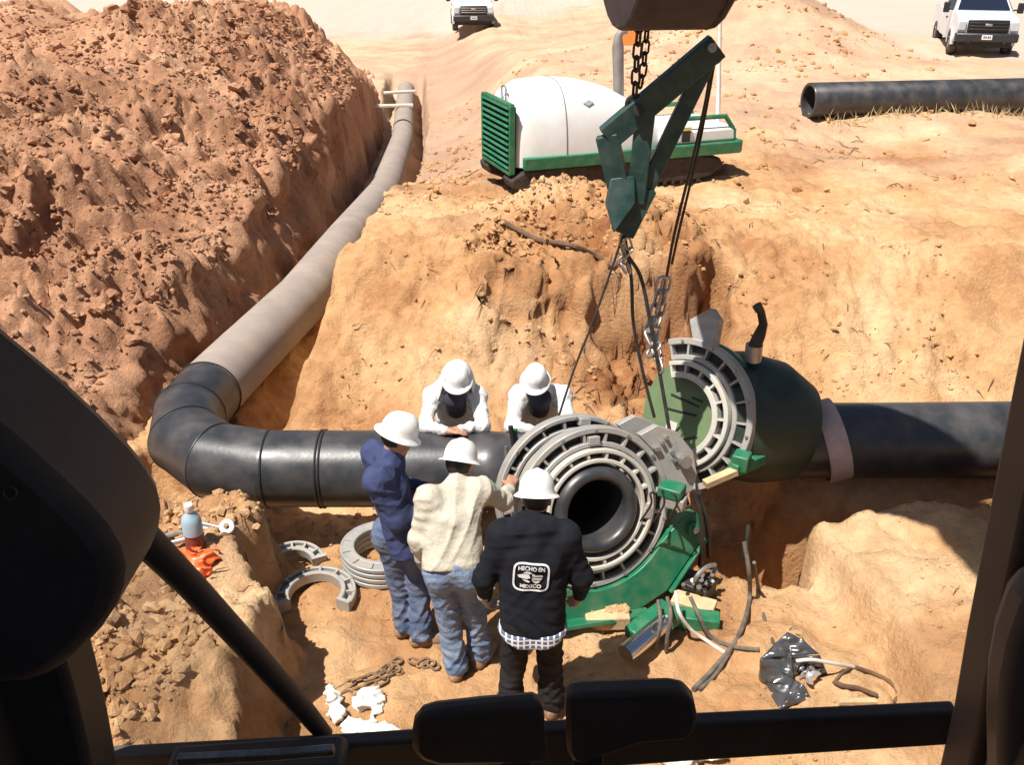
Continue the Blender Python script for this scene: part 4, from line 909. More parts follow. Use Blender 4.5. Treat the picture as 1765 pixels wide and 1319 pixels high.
v, q = pl.mesh(.011, None, lambda P: np.maximum(W3['pelvis'][2] - .185 + 1.6 * (P[..., 0] - W3['pelvis'][0]) ** 2 - P[..., 2], P[..., 2] - W3['pelvis'][2] + .09)); mesh_obj('shirt_tail', v, q, plaid(), w3, sharp=None)
# print on the back
def on_back(V2, name, parent, z0, lift=.008):
    me = jacket.data; bv = BVHTree.FromPolygons([tuple(np.array(x.co) + b3) for x in me.vertices], [tuple(p.vertices) for p in me.polygons]); out = []
    for x, z in V2:
        h = bv.ray_cast(Vector((x, b3[1] - 1.0, z)), Vector((0, 1, 0))); y = h[0].y if h[0] else b3[1]
        out.append((x, y - lift, z))
    return out
PCX, PCZ = b3[0] - .015, 1.20 + b3[2]
ca, sa = math.cos(-.06), math.sin(-.06)
def place2(P): return [(PCX + x * ca - z * sa, PCZ + x * sa + z * ca) for x, z in P]
def flat_part(name, P, F): V3 = on_back(place2(P), name, w3, PCZ); return mesh_obj(name, V3, F, M_print, jacket, smooth=False)
def outline(P, w):                                          # closed stroke of width w
    P = np.array(P); n = len(P); d = np.roll(P, -1, 0) - np.roll(P, 1, 0); d /= np.linalg.norm(d, axis=1)[:, None]; nn = np.stack([-d[:, 1], d[:, 0]], 1) * w / 2
    V = np.concatenate([P + nn, P - nn]); return V, [(i, (i + 1) % n, (i + 1) % n + n, i + n) for i in range(n)]
A_ = []
for i in range(72):
    a = 2 * math.pi * i / 72; c, s = math.cos(a), math.sin(a); A_.append((.098 * np.sign(c) * abs(c) ** .38, .088 * np.sign(s) * abs(s) ** .38))
flat_part('print_border', *outline(A_, .011))
def text_part(txt, cx, cz, size, wid, bow):
    cu = bpy.data.curves.new('lettering', 'FONT'); cu.body = txt; cu.size = size; cu.align_x = 'CENTER'; cu.offset = .0012; cu.resolution_u = 3
    to = bpy.data.objects.new('lettering_source', cu); COL.objects.link(to); bpy.context.view_layer.update()
    me = bpy.data.meshes.new_from_object(to.evaluated_get(bpy.context.evaluated_depsgraph_get())); bpy.data.objects.remove(to)
    P = np.array([x.co[:2] for x in me.vertices]); k = wid / (P[:, 0].max() - P[:, 0].min()); P[:, 0] *= k; P[:, 0] += cx; P[:, 1] += cz - bow * (P[:, 0] / .08) ** 2
    F = [tuple(p.vertices) for p in me.polygons]; o = flat_part('lettering', P.tolist(), F); o['label'] = 'white lettering ' + txt
text_part('HECHO EN', 0, .048, .036, .150, .006); text_part('MEXICO', 0, -.073, .034, .120, -.005)
# stylised eagle head of the print: light cut shapes
for P in ([(-.078, .012), (-.04, .022), (-.012, .018), (-.004, -.002), (-.02, -.012), (-.05, -.008), (-.07, -.002)], [(-.048, .026), (-.03, .040), (-.006, .038), (.004, .028), (-.012, .022), (-.04, .026)],
          [(.006, .030), (.018, .020), (.062, .018), (.068, .006), (.02, .004), (.004, .012)], [(.004, .004), (.064, -.002), (.058, -.016), (.012, -.016)], [(.0, -.006), (.010, -.022), (.054, -.022), (.046, -.036), (.030, -.044), (.012, -.030)], [(-.05, -.014), (-.022, -.018), (-.004, -.026), (-.012, -.034), (-.034, -.028)]):
    P = np.array(P); c = P.mean(0); flat_part('emblem', np.vstack([P, c]).tolist(), [(i, (i + 1) % len(P), len(P)) for i in range(len(P))])

# man in the tan shirt
b2 = atz(800, 1160, .02); b2[2] = gz(b2[0], b2[1]) - .01
J = stand_legs(footsL=(-.05, -.02), footsR=(.11, .10), hip=.87, lean=(-.05, .0), toeL=(.02, .16), toeR=(.07, .15))
J.update(chest=(-.055, .13, 1.18), neck=(-.03, .25, 1.36), head=(-.01, .345, 1.44), face=(.40, .75, -.52), up=(.12, .5, .85),
         shL=(-.205, .14, 1.315), shR=(.125, .22, 1.325), elL=(-.28, .08, 1.06), elR=(.27, .36, 1.16), wrL=(-.26, .13, .84), wrR=(.30, .62, 1.10), hdL=(-.25, .17, .75), hdR=(.33, .72, 1.12))
worker(b2, J, .05, M_tan, M_denim, 'worker in tan long sleeved shirt and blue jeans leaning to the machine', gloves=(True, False), palm=((1, 0, 0), (-.3, .3, -1)), wr=.002, hem=-.03, bulk=.92)
# man in the navy shirt
b1 = atz(712, 1100, .02); b1[2] = gz(b1[0], b1[1]) - .01
J = stand_legs(footsL=(-.05, .02), footsR=(.07, -.08), hip=.89, lean=(-.035, .02), toeL=(.14, .07), toeR=(.15, .03))
J.update(chest=(-.10, .03, 1.24), neck=(-.075, .05, 1.47), head=(-.03, .07, 1.585), face=(.86, .36, -.36), up=(.32, .1, .95),
         shL=(-.21, .20, 1.38), shR=(-.15, -.14, 1.38), elL=(-.05, .26, 1.12), elR=(-.03, -.16, 1.11), wrL=(.14, .20, 1.12), wrR=(.16, .0, 1.06), hdL=(.22, .18, 1.12), hdR=(.24, .04, 1.06))
worker(b1, J, .0, M_navy, M_ddenim, 'worker in navy long sleeved shirt at the left, looking right', palm=((0, -1, 0), (0, 0, -1)), wr=.0015, hem=-.16, bulk=1.0, decal=[(-.35, .45, .018), (-.2, .35, .014), (-.42, .25, .012), (-.15, .55, .012)])
# two workers in white behind the pipe, forearms on it
def behind(px, D, label, hx, sway, ft, hooded=True):
    b = at(px, 640, D); b[2] = gz(b[0], D) ; z0 = b[2]; T = PZ + PR - z0; py_ = PY - D      # pipe top relative to the person
    J = stand_legs(hip=.86, lean=(0, .16), footsL=(.13, .22), footsR=(-.13, .20), toeL=(.03, -.15), toeR=(-.03, -.15), kn=-.04)
    J['hipL'], J['hipR'] = (.085, .16, .86), (-.085, .16, .86)
    J['knL'], J['knR'] = (.12, .13, .48), (-.12, .13, .48)
    J.update(chest=(sway * .5, -.10, T + .10), neck=(sway, -.22, T + .27), head=(sway + hx, -.30, T + .355), face=(hx * 2, -.95, -.22), up=(0, -.22, .97),
             shL=(.19 + sway, -.18, T + .17), shR=(-.19 + sway, -.18, T + .17), elL=(.25 + sway, py_ + .13, T + .02), elR=(-.25 + sway, py_ + .13, T + .02), wrL=(.05 + sway, py_ + .02, T + .045), wrR=(-.04 + sway, py_ - .02, T + .05), hdL=(-.05 + sway, py_ + .0, T + .045), hdR=(.05 + sway, py_ - .03, T + .05))
    return worker(b, J, ft, M_wht, M_ddenim, label, shade=hooded, face_mask=True, palm=((0, 0, -1), (0, 0, -1)), wr=.003, curl=(.35, .35))
behind(788, 7.42, 'left of two white clad workers behind the pipe, face in shade under a hood', .03, -.01, -.02)
behind(928, 7.42, 'right of two white clad workers behind the pipe, dark blue bib below the chin', -.05, .015, -.08, False)
# ---------------------------------------------------------------- tracked carrier behind the pit
M_wpaint = mat('white_machine_paint', (0.78, 0.79, 0.78), rough=.3, var=.04, scale=3, dust=.18, dustcol=(.55, .46, .36))
M_track = mat('muddy_track', (0.04, 0.03, 0.026), rough=.9, var=.4, scale=12, dust=.25, dustcol=(.15, .09, .06), bump=.4)
M_void = mat('dark_louvre_gap', (0.006, 0.02, 0.014), rough=.8, var=.2)
cc = hit(1044, 300); CY = cc[1]; CYAW = rotz(math.radians(20))
tc_ = empty('tracked_carrier', cc, 'white and green tracked carrier with rounded hood and louvred end, parked above the pit', 'carrier')
cX0, cX1 = at(846, 250, CY)[0], at(1250, 240, CY)[0]; LN = cX1 - cX0
LN *= 1.02
def cw(u, v, z): return cc + CYAW @ np.array([(u - .47) * LN, v, z])          # u along, v across (- is near), z up
# hood: loft of rounded sections, high at the left and falling to the right
secs = [(.0, .80, .60, 1.16), (.02, .95, .66, 1.30), (.08, 1.03, .70, 1.42), (.20, 1.02, .73, 1.45), (.32, .98, .73, 1.40), (.43, .88, .71, 1.30), (.53, .76, .68, 1.12), (.61, .66, .60, .86), (.70, .60, .52, .76), (.85, .57, .50, .74), (.95, .55, .48, .72)]
V_, F_ = [], []; ns = 28
for (u, _, w, h) in secs:
    for j in range(ns):
        a = math.pi * j / (ns - 1); c, s = math.cos(a), math.sin(a); e = .62 if u < .55 else .35
        V_.append(cw(u, -w * np.sign(c) * abs(c) ** e, .36 + (h - .36) * abs(s) ** (e + .1)))
for i in range(len(secs) - 1):
    for j in range(ns - 1): F_.append((i * ns + j, i * ns + j + 1, (i + 1) * ns + j + 1, (i + 1) * ns + j))
F_.append(tuple(range(ns))[::-1]); F_.append(tuple((len(secs) - 1) * ns + j for j in range(ns)))
for k in (3, 6):
    P_ = np.array(V_[k * ns:(k + 1) * ns]); ce_ = P_.mean(0); MB().tube(ce_ + (P_ - ce_) * 1.004, .007, 5, mitre=False).build('panel_seam', mat('seam_grey', (.16, .16, .16), rough=.8), tc_)
hood_o = mesh_obj('hood', V_, F_, M_wpaint, tc_, sharp=50)
MB().bar(cw(.02, -.72, .42), cw(.99, -.70, .42), .10, .17).build('skirt', M_green, tc_, bevel=.015)
MB().bar(cw(.02, .70, .42), cw(.99, .70, .42), .10, .17).build('skirt', M_green, tc_, bevel=.015)
MB().bar(cw(.985, -.72, .43), cw(.985, .70, .43), .10, .17).build('end_skirt', M_green, tc_, bevel=.015)
MB().box(cw(.80, 0, .60), (LN * .36, 1.30, .20), CYAW).build('deck', M_wpaint, tc_, bevel=.04)
for v in (-.62, .55): MB().tube([cw(.66, v, .68), cw(.68, v, .86), cw(.92, v, .86), cw(.965, v, .66), cw(.97, v, .5)], .035, 10).build('guard_rail', M_green, tc_)
MB().box(cw(.735, -.66, .62), (.13, .03, .16), CYAW).build('warning_plate', M_dark, tc_, bevel=.005)['label'] = 'small black plate with a yellow strip'
MB().box(cw(.735, -.664, .725), (.15, .03, .05), CYAW).build('yellow_strip', mat('faded_yellow', (.62, .55, .16), rough=.7), tc_)
# louvred end, facing the camera's left
gl = bpy.data.objects.new('grille', None); COL.objects.link(gl); gl.parent = tc_; gl.location = cw(-.01, 0, .36) - cc
MB().box(cw(-.008, -.05, .74), (.08, 1.10, .86), CYAW).build('grille_back', M_void, gl, bevel=.02)
for i in range(11):
    MB().box(cw(-.024, -.05, .34 + i * .080), (.07, 1.12, .034), CYAW @ np.array([[.85, 0, .53], [0, 1, 0], [-.53, 0, .85]])).build('slat', M_green, gl)
for z in (.28, 1.19): MB().box(cw(-.02, -.05, z), (.08, 1.18, .05), CYAW).build('grille_trim', M_green, gl, bevel=.01)
for v in (-.64, .54): MB().box(cw(-.02, v, .735), (.08, .05, .92), CYAW).build('grille_trim', M_green, gl, bevel=.01)
MB().tube(spline([cw(.0, -.2, 1.2), cw(.0, -.2, 1.36), cw(.0, -.05, 1.36), cw(.0, -.05, 1.2)], 5), .012, 8).build('handle', M_steel, tc_)
for v in (-.52, .52):
    pr = [(x, z) for x, z in [(.05, .0), (-.02, .10), (-.03, .22), (.03, .34), (.20, .36), (.80, .36), (.90, .30), (.92, .18), (.86, .04), (.78, .0)]]
    MB().prism([(x * LN, z) for x, z in pr], cw(0, v, -.02), CYAW[:, 0], (0, 0, 1), CYAW[:, 1], .38).build('track', M_track, tc_, bevel=.03)
    for i in range(20): MB().box(cw(.06 + i * .039, v, -.02), (.045, .40, .05), CYAW).build('track_shoe', M_track, tc_)
    for i in range(4): MB().tube([cw(.15 + .2 * i, v - np.sign(.1 - v) * -.2, .17), cw(.15 + .2 * i, v + np.sign(v) * .02, .17)], .12, 16).build('roller', M_dark, tc_)
em = cw(.30, -.60, 1.16); MB().prism([(-.08, 0), (0, -.045), (.08, 0), (0, .045)], em, CYAW[:, 0], (0, .55, .83), nrm(CYAW @ np.array([0, -.83, .55])), .03).build('emblem', mat('grey_print', (.3, .33, .31), rough=.6), tc_)
MB().tube([cw(.36, -.72, .40), cw(.36, -.745, .62)], .02, 8).build('latch', M_dark, tc_)
ex0 = at(1066, 205, CY + .3); ex1 = at(1066, 62, CY + .3)
MB().tube([ex0, ex0 + (0, 0, .12), ex0 + (0, 0, .15), ex1 - (0, 0, .15), ex1, ex1 + (.04, 0, .06), ex1 + (.12, 0, .08)], [.05, .05, .075, .085, .06, .05, .05], 16, mitre=False).build('exhaust_stack', mat('grey_exhaust', (.30, .27, .26), rough=.6, metal=.4, var=.2), tc_, sharp=50)
MB().prism([(-.09, -.13), (.09, -.13), (.17, .10), (.10, .20), (-.10, .20), (-.17, .10)], at(1086, 62, CY + .6), (1, 0, 0), (0, .1, 1), (0, 1, -.1), .03).build('slow_vehicle_plate', mat('fluorescent_orange', (.85, .25, .05), rough=.6, var=.05), tc_)
MB().tube([at(1237, 225, CY + .4), at(1240, 90, CY + .4), at(1242, -20, CY + .4)], [.035, .03, .025], 10).build('white_whip_mast', M_wpaint, tc_)

# ---------------------------------------------------------------- pickup trucks
M_tpaint = mat('white_truck_paint', (0.62, 0.66, 0.72), rough=.18, var=.03, scale=2, dust=.15, dustcol=(.55, .48, .4))
M_tglass = mat('dark_tinted_glass', (0.012, 0.018, 0.035), rough=.06, var=.1, spec=.8)
M_grille = mat('black_grille', (0.015, 0.016, 0.02), rough=.4, var=.3)
M_tyre = mat('tyre_rubber', (0.02, 0.02, 0.02), rough=.85, var=.3, dust=.4, dustcol=(.3, .22, .15))
M_lamp = mat('headlamp_lens', (0.62, 0.66, 0.70), rough=.1, metal=.2, var=.1)
M_bump = mat('dark_bumper', (0.05, 0.05, 0.055), rough=.4, metal=.5, var=.2)
def pickup(front, yaw, label, chrome=False, sc=1.0):
    front = np.array(front, float); r = empty('pickup_truck', front, label, 'pickup truck', 'parked white pickup trucks'); r.rotation_euler = (0, 0, yaw); r.scale = (sc, sc, sc)
    def part(nm, b, m, par=None, **k):
        v, f = b.out(); return mesh_obj(nm, v, f, m, par or r, loc=(0, 0, 0), **k)
    # local: -y forward, x right, z up; front axle near y=.9, length 5.9, width 2.03
    def loft(profile, half, m, nm, bev=.03):
        V, F = [], []; n = len(profile)
        for s in (-1, 1):
            for (y, z, w) in profile: V.append((s * w, y, z))
        F = [tuple(range(n)), tuple(range(n, 2 * n))[::-1]] + [(i, i + n, (i + 1) % n + n, (i + 1) % n) for i in range(n)]
        b = MB().add(V, F); return part(nm, b, m, bevel=bev, sharp=30)
    W = 1.0
    loft([(.10, .62, W), (.02, .80, W * .97), (.04, 1.18, W * .95), (.16, 1.30, W * .93), (1.45, 1.42, W * .95), (1.50, .50, W), (.3, .50, W)], W, M_tpaint, 'engine_bay', .05)
    loft([(1.40, .46, W), (1.40, 1.40, W * .98), (3.72, 1.40, W * .98), (3.72, .46, W)], W, M_tpaint, 'door_panel', .04)
    loft([(1.36, 1.38, W * .95), (2.05, 1.92, W * .76), (3.35, 1.94, W * .76), (3.74, 1.40, W * .94)], W, M_tpaint, 'cab', .06)
    loft([(3.78, .50, W), (3.78, 1.36, W * .98), (5.85, 1.36, W * .98), (5.85, .50, W)], W, M_tpaint, 'cargo_bed', .04)
    d = np.array([1.38 - 1.40, 0, 0])
    V = [(-.84, 1.425, 1.435), (.84, 1.425, 1.435), (.68, 2.0, 1.885), (-.68, 2.0, 1.885)]; part('windshield', MB().add(np.array(V) + (0, -.03, .012), [(0, 1, 2, 3)]), M_tglass, smooth=False)
    for s in (-1, 1):
        V = [(s * .955, 1.62, 1.44), (s * .955, 2.62, 1.44), (s * .80, 2.62, 1.84), (s * .80, 2.10, 1.84)]; part('side_window', MB().add(np.array(V) + (s * .012, 0, .0), [(0, 1, 2, 3)]), M_tglass, smooth=False)
        V = [(s * .955, 2.70, 1.44), (s * .955, 3.50, 1.44), (s * .80, 3.28, 1.84), (s * .80, 2.70, 1.84)]; part('side_window', MB().add(np.array(V) + (s * .012, 0, .0), [(0, 1, 2, 3)]), M_tglass, smooth=False)
        part('headlight', MB().box((s * .82, .02, 1.02), (.26, .12, .30)), M_lamp, bevel=.03)
        mo = part('mirror', MB().box((s * 1.19, 1.55, 1.50), (.20, .14, .34)), M_black, bevel=.03); part('mirror_arm', MB().bar((s * .96, 1.60, 1.42), (s * 1.12, 1.56, 1.44), .05, .05), M_black, mo)
        part('door_handle', MB().box((s * 1.0, 2.45, 1.12), (.04, .2, .05)), M_black)
        part('fender_flare', MB().lathe(ring_prof(.43, .50, -.06, .06, .01), 24, (s * .97, 1.0, .42), frame((1, 0, 0), (0, 1, 0)), a0=-.1, a1=math.pi + .1, closed=True), M_tpaint)
        for y in (1.0, 4.75):
            w = part('tyre', MB().lathe([(.22, -.13), (.36, -.14), (.41, -.10), (.42, 0), (.41, .10), (.36, .14), (.22, .13)], 32, (s * .88, y, .42), frame((1, 0, 0)), closed=True), M_tyre)
            part('rim', MB().lathe([(.0, .06), (.08, .08), (.10, .05), (.19, .06), (.235, .10), (.235, -.1)], 24, (s * .90, y, .42), frame((s, 0, 0))), M_steel, w)
    part('grille', MB().box((0, .0, 1.02), (1.28, .10, .40)), M_grille, bevel=.03)
    for z in (.92, 1.02, 1.12): part('grille_bar', MB().box((0, -.055, z), (1.2, .03, .035)), M_steel if chrome else M_bump, bevel=.005)
    part('grille_badge', MB().box((0, -.075, 1.06), (.22, .02, .08)), M_steel, bevel=.01)
    part('bumper', MB().box((0, -.02, .66), (1.98, .26, .28)), M_bump, bevel=.05); part('air_dam', MB().box((0, .14, .44), (1.7, .12, .20)), M_black, bevel=.03)
    part('licence_plate', MB().box((.0, -.16, .68), (.32, .02, .15)), mat('plate_white', (.75, .75, .75), rough=.5))
    for x in (-.09, -.03, .04, .1): part('plate_mark', MB().box((x, -.172, .68), (.035, .006, .07)), M_bump)
    part('axle', MB().tube([(-.75, 1.0, .40), (.75, 1.0, .40)], .07, 10), M_black); part('differential', MB().ball((.2, 1.0, .40), .16), M_black)
    for x in (-.55, .55): part('tow_hook', MB().box((x, -.14, .52), (.06, .1, .09)), M_bump)
    return r
f1 = hit(817, 56)
pickup(f1, .08, 'white pickup truck parked far off above the trench, facing the camera', True)
f2 = hit(1692, 100)
pickup(f2, -.27, 'larger white pickup truck with dark grille, parked at the upper right', sc=.84)

# ---------------------------------------------------------------- excavator: cab round the camera, boom, stick, bucket
M_cab = mat('dark_cab_plastic', (0.075, 0.064, 0.058), rough=.55, var=.3, scale=5, spec=.35, dust=.2, dustcol=(.13, .10, .085))
M_cabg = mat('charcoal_cab_panel', (0.11, 0.10, 0.095), rough=.5, var=.25, scale=4, spec=.4)
M_bucket = mat('scuffed_bucket_steel', (0.045, 0.036, 0.040), rough=.6, metal=.3, var=.35, scale=8, dust=.3, dustcol=(.12, .08, .06))
ek = empty('excavator', (0, -.5, 1.1), 'dark excavator whose cab frames the view, its boom and bucket reaching overhead', 'excavator')
def cprism(name, px, D, t, m, bevel=.012, par=None):            # flat panel across the cab at distance D, t thick
    P = np.array([at(x, y, D + t / 2) for x, y in px]); n = len(P)
    V = np.concatenate([P - (0, t, 0), P]); F = [tuple(range(n)), tuple(range(n, 2 * n))[::-1]] + [(i, i + n, (i + 1) % n + n, (i + 1) % n) for i in range(n)]
    return mesh_obj(name, V, F, m, par or ek, bevel=bevel, sharp=30)
cprism('door_console', [(-60, 480), (0, 548), (60, 598), (120, 648), (180, 705), (232, 758), (262, 795), (280, 828), (287, 860), (283, 892), (270, 925), (248, 958), (215, 995), (180, 1022), (145, 1036), (-60, 1050)], .92, .16, M_cab, .03)
cprism('front_pillar', [(-60, 1000), (138, 1005), (152, 1060), (170, 1130), (190, 1220), (215, 1360), (-60, 1360)], 1.02, .09, M_cab)
MB().tube([at(-10, 850, 1.0), at(20, 1050, 1.0), at(48, 1340, 1.0)], .02, 10).build('weather_seal', M_black, ek)
bt = at(78, 1015, .955); MB().torus(bt, .006, .0018, axis=(0, -1, .3)).build('trim_button', M_steel, ek)
bt = at(17, 850, .83); MB().torus(bt, .007, .0012, axis=(0, -1, .3)).build('trim_button', M_cabg, ek)
MB().tube([at(225, 905, 1.12), at(330, 1010, 1.14), at(440, 1130, 1.16), at(520, 1220, 1.18), at(560, 1268, 1.19)], [.026, .022, .020, .018, .015], 14, mitre=False).build('wiper_arm', M_cab, ek)
cprism('wiper_housing', [(302, 1284), (590, 1264), (602, 1275), (604, 1322), (300, 1345)], 1.10, .07, M_cab, .008)
cprism('wiper_highlight', [(308, 1298), (480, 1290), (575, 1282), (580, 1292), (480, 1300), (310, 1310)], 1.05, .015, mat('silver_highlight_strip', (.20, .21, .20), rough=.35, metal=.6, var=.4, scale=30), .002)  # highlight along the wiper housing, built as a pale silver strip
cprism('window_rail', [(195, 1284), (600, 1262), (1000, 1236), (1640, 1206), (1640, 1262), (1200, 1290), (760, 1322), (190, 1370)], 1.16, .03, M_cab, .006)
cprism('right_pillar', [(1790, 440), (1762, 560), (1736, 690), (1700, 880), (1662, 1080), (1640, 1212), (1606, 1360), (1850, 1360), (1850, 440)], 1.08, .09, M_cab)
cprism('side_console', [(1775, 955), (1742, 965), (1722, 1000), (1702, 1060), (1690, 1130), (1687, 1220), (1690, 1360), (1850, 1360), (1850, 955)], .98, .08, M_cabg, .03)
def pedal(px, D):
    o = cprism('travel_pedal', px, D, .035, M_cab, .014); return o
pedal([(712, 1248), (716, 1224), (728, 1210), (750, 1203), (830, 1194), (918, 1187), (931, 1190), (936, 1204), (944, 1290), (880, 1294), (760, 1296), (728, 1286), (714, 1270)], 1.08)
pedal([(973, 1182), (980, 1173), (1000, 1170), (1150, 1165), (1176, 1170), (1191, 1186), (1196, 1210), (1192, 1236), (1176, 1250), (1100, 1256), (1000, 1290), (984, 1286), (976, 1270)], 1.08)
for x in (888, 1012): MB().bar(at(x, 1270, 1.09), at(x + 4, 1380, 1.06), .05, .02, up=(0, 1, .3)).build('pedal_stalk', M_cab, ek, bevel=.004)
# dusty lower side pane between pillar and wiper arm
gm = bpy.data.materials.new('dusty_glass'); gm.use_nodes = True; nt = gm.node_tree; nt.nodes.clear(); o_ = nt.nodes.new('ShaderNodeOutputMaterial'); mxs = nt.nodes.new('ShaderNodeMixShader'); tr_ = nt.nodes.new('ShaderNodeBsdfTransparent'); pb = nt.nodes.new('ShaderNodeBsdfPrincipled')
pb.inputs['Base Color'].default_value = (.35, .27, .2, 1); pb.inputs['Roughness'].default_value = .15; tr_.inputs[0].default_value = (.88, .87, .86, 1)
tcn = nt.nodes.new('ShaderNodeTexCoord'); nn_ = nt.nodes.new('ShaderNodeTexNoise'); nn_.inputs['Scale'].default_value = 14; nn_.inputs['Detail'].default_value = 7; mr_ = nt.nodes.new('ShaderNodeMapRange'); mr_.inputs[1].default_value = .4; mr_.inputs[2].default_value = .8; mr_.inputs[3].default_value = .03; mr_.inputs[4].default_value = .22
nt.links.new(tcn.outputs['Object'], nn_.inputs['Vector']); nt.links.new(nn_.outputs['Fac'], mr_.inputs[0]); nt.links.new(mr_.outputs[0], mxs.inputs[0]); nt.links.new(tr_.outputs[0], mxs.inputs[1]); nt.links.new(pb.outputs[0], mxs.inputs[2]); nt.links.new(mxs.outputs[0], o_.inputs[0])
cprism('corner_pane', [(150, 1000), (232, 940), (556, 1268), (215, 1292)], 1.21, .004, gm, 0)
# cab shell behind the camera, kept plain: roof, rear and sides
MB().box((0, .2, 5.22), (2.1, 2.5, .08)).build('cab_roof', M_cab, ek, bevel=.03)  # out of view, widened past the cab to keep sun off the console
MB().box((0, -.88, 3.5), (1.5, .06, 1.1)).build('cab_rear', M_cab, ek)
MB().box((-.74, .05, 3.85), (.06, 1.9, 1.8)).build('cab_side', M_cab, ek); MB().box((.74, .05, 3.45), (.06, 1.9, 1.0)).build('cab_side', M_cab, ek)  # out of view; left side raised to cut light on the door console
for x in (-.72, .72): MB().box((x, -.86, 4.6), (.09, .09, 1.2)).build('rear_post', M_cab, ek)
MB().box((0, .0, 2.95), (1.5, 1.8, .08)).build('cab_floor', M_cab, ek)
MB().box((.3, -2.4, 3.0), (2.9, 3.0, 1.5)).build('engine_house', M_bucket, ek, bevel=.08)
BX = 1.78; be_ = nrm([-.145, 1, 0]); bn_ = np.array([be_[1], -be_[0], 0])
def arm(name, prof, w, x=BX): MB().prism([(a / be_[1], b) for a, b in prof], (x, 0, 0), be_, (0, 0, 1), bn_, w).build(name, M_bucket, ek, bevel=.03)
arm('boom', [(-.5, 2.7), (-.2, 2.6), (1.2, 4.62), (2.4, 5.85), (3.3, 6.35), (4.5, 6.55), (4.6, 6.8), (4.45, 7.1), (3.2, 7.1), (1.9, 6.75), (.7, 5.3), (-.6, 3.2)], .66, BX + .05)
arm('stick', [(3.5, 7.5), (3.8, 7.7), (4.6, 7.15), (5.9, 5.1), (6.0, 4.6), (5.8, 4.45), (5.25, 4.75), (3.95, 6.8)], .70)
# bucket: curved shell, side plates
bc = np.array([0, 5.95, 4.62]); pr = []
for a in np.linspace(math.radians(-160), math.radians(15), 14): pr.append((bc[1] + .62 * math.cos(a), bc[2] + .66 * math.sin(a)))
cw0, cw1 = at(1062, 30, 5.95)[0], at(1221, 30, 5.95)[0]
arm('bucket_shell', pr + [(q[0] - (q[0] - bc[1]) * .06, q[1] - (q[1] - bc[2]) * .06) for q in pr[::-1]], (cw1 - cw0) * .98, (cw0 + cw1) / 2 + .145 * 5.95)
for x in (cw0 + .02, cw1 - .02): arm('bucket_side', pr + [(bc[1] + .45, bc[2] + .5), (bc[1] - .3, bc[2] + .4)], .035, x + .145 * 5.95)
arm('bucket_ear', [(5.6, 4.6), (6.05, 4.7), (6.05, 5.0), (5.65, 5.05)], .6)

# ---------------------------------------------------------------- things on the ground
M_ins = M_cast
def insert(name, px, py, r, tilt, a0, a1, label, z=None, h=.09, wall=.05, rz=0.0, n=8, group='grey jaw inserts'):
    p = hit(px, py, .02)
    if z is not None: p[2] += z
    R = empty(name, p, label, 'jaw insert', group); Fm = frame(nrm((tilt[0], tilt[1], 1)), (math.cos(rz), math.sin(rz), 0)); j = R; full = abs(a1 - a0 - 2 * math.pi) < 1e-3
    R.rotation_euler = Matrix(Fm.tolist()).to_euler()
    def part(nm, b, m): v, f = b.out(); return mesh_obj(nm, v, f, m, j, loc=(0, 0, 0), sharp=35)
    part('inner_flange', MB().lathe(ring_prof(r - wall * 2.2, r - wall * 1.5, 0, h), 56, a0=a0, a1=a1, closed=True), M_ins)
    part('outer_flange', MB().lathe(ring_prof(r - wall * .5, r, 0, h * .8), 56, a0=a0, a1=a1, closed=True), M_ins)
    part('web', MB().lathe(ring_prof(r - wall * 2.0, r - wall * .3, .01, .035, .002), 56, a0=a0, a1=a1, closed=True), M_ins)
    f = None
    for i in range(n + (0 if full else 1)):
        if f is None: f = rib_mesh('rib', r - wall * 1.6, r - wall * .3, .016, h * .75, M_ins, j); o = f
        else: o = f.copy(); COL.objects.link(o); o.parent = j
        o.location = (0, 0, .01); an = a0 + (a1 - a0) * i / n
        if not full: an = min(max(an, a0 + .03), a1 - .03)
        o.rotation_euler = (0, 0, an)
    for an in (a0 + .05, a1 - .05):
        if not full: part('end_lug', MB().box((math.cos(an) * (r - wall), math.sin(an) * (r - wall), h / 2), (wall * 2.2, .03, h * 1.1), rotz(an)), M_ins)
    return R
insert('jaw_insert', 545, 1034, .30, (.0, -.06), math.radians(-28), math.radians(212), 'half ring jaw insert lying flat, its far arc lit, nearest the earth bench', n=8)
insert('jaw_insert', 508, 985, .25, (.05, -.25), math.radians(20), math.radians(160), 'smaller half ring insert propped behind the flat one', n=5)
for i, lab in enumerate(('lowest grey ring of the stack behind the navy worker', 'second grey ring up in the stack behind the navy worker', 'third grey ring up in the stack behind the navy worker', 'topmost grey ring of the stack behind the navy worker')):
    insert('jaw_insert', 660, 972, .32, (.03, -.02), 0, 2 * math.pi, lab, z=i * .047, h=.047, n=12, rz=i * .3, group='stacked jaw rings')
# chain on the ground
def gp(px, py, up=.012): return hit(px, py, up)
M_rust = mat('rusty_chain_steel', (0.20, 0.125, 0.075), rough=.8, metal=.3, var=.3, dust=.5, dustcol=(.4, .26, .14))
chain('ground_chain', [gp(x, y) for x, y in ((578, 1196), (610, 1178), (650, 1165), (672, 1150), (660, 1168), (688, 1160), (676, 1148), (690, 1138))], 'rusty chain stretched over the sand and bunched at its end', 'ground chains', 1.15, M_rust)
chain('ground_chain', [gp(x, y) for x, y in ((706, 1138), (722, 1146), (736, 1140), (752, 1152), (744, 1146), (728, 1150))], 'short curled chain beside the tan shirted worker\'s boots', 'ground chains', 1.15, M_rust)
chain('ground_chain', [gp(x, y) for x, y in ((584, 1206), (618, 1192), (648, 1182), (668, 1172))], 'nearer strand of chain lying along the bunched one', 'ground chains', 1.15, M_rust)
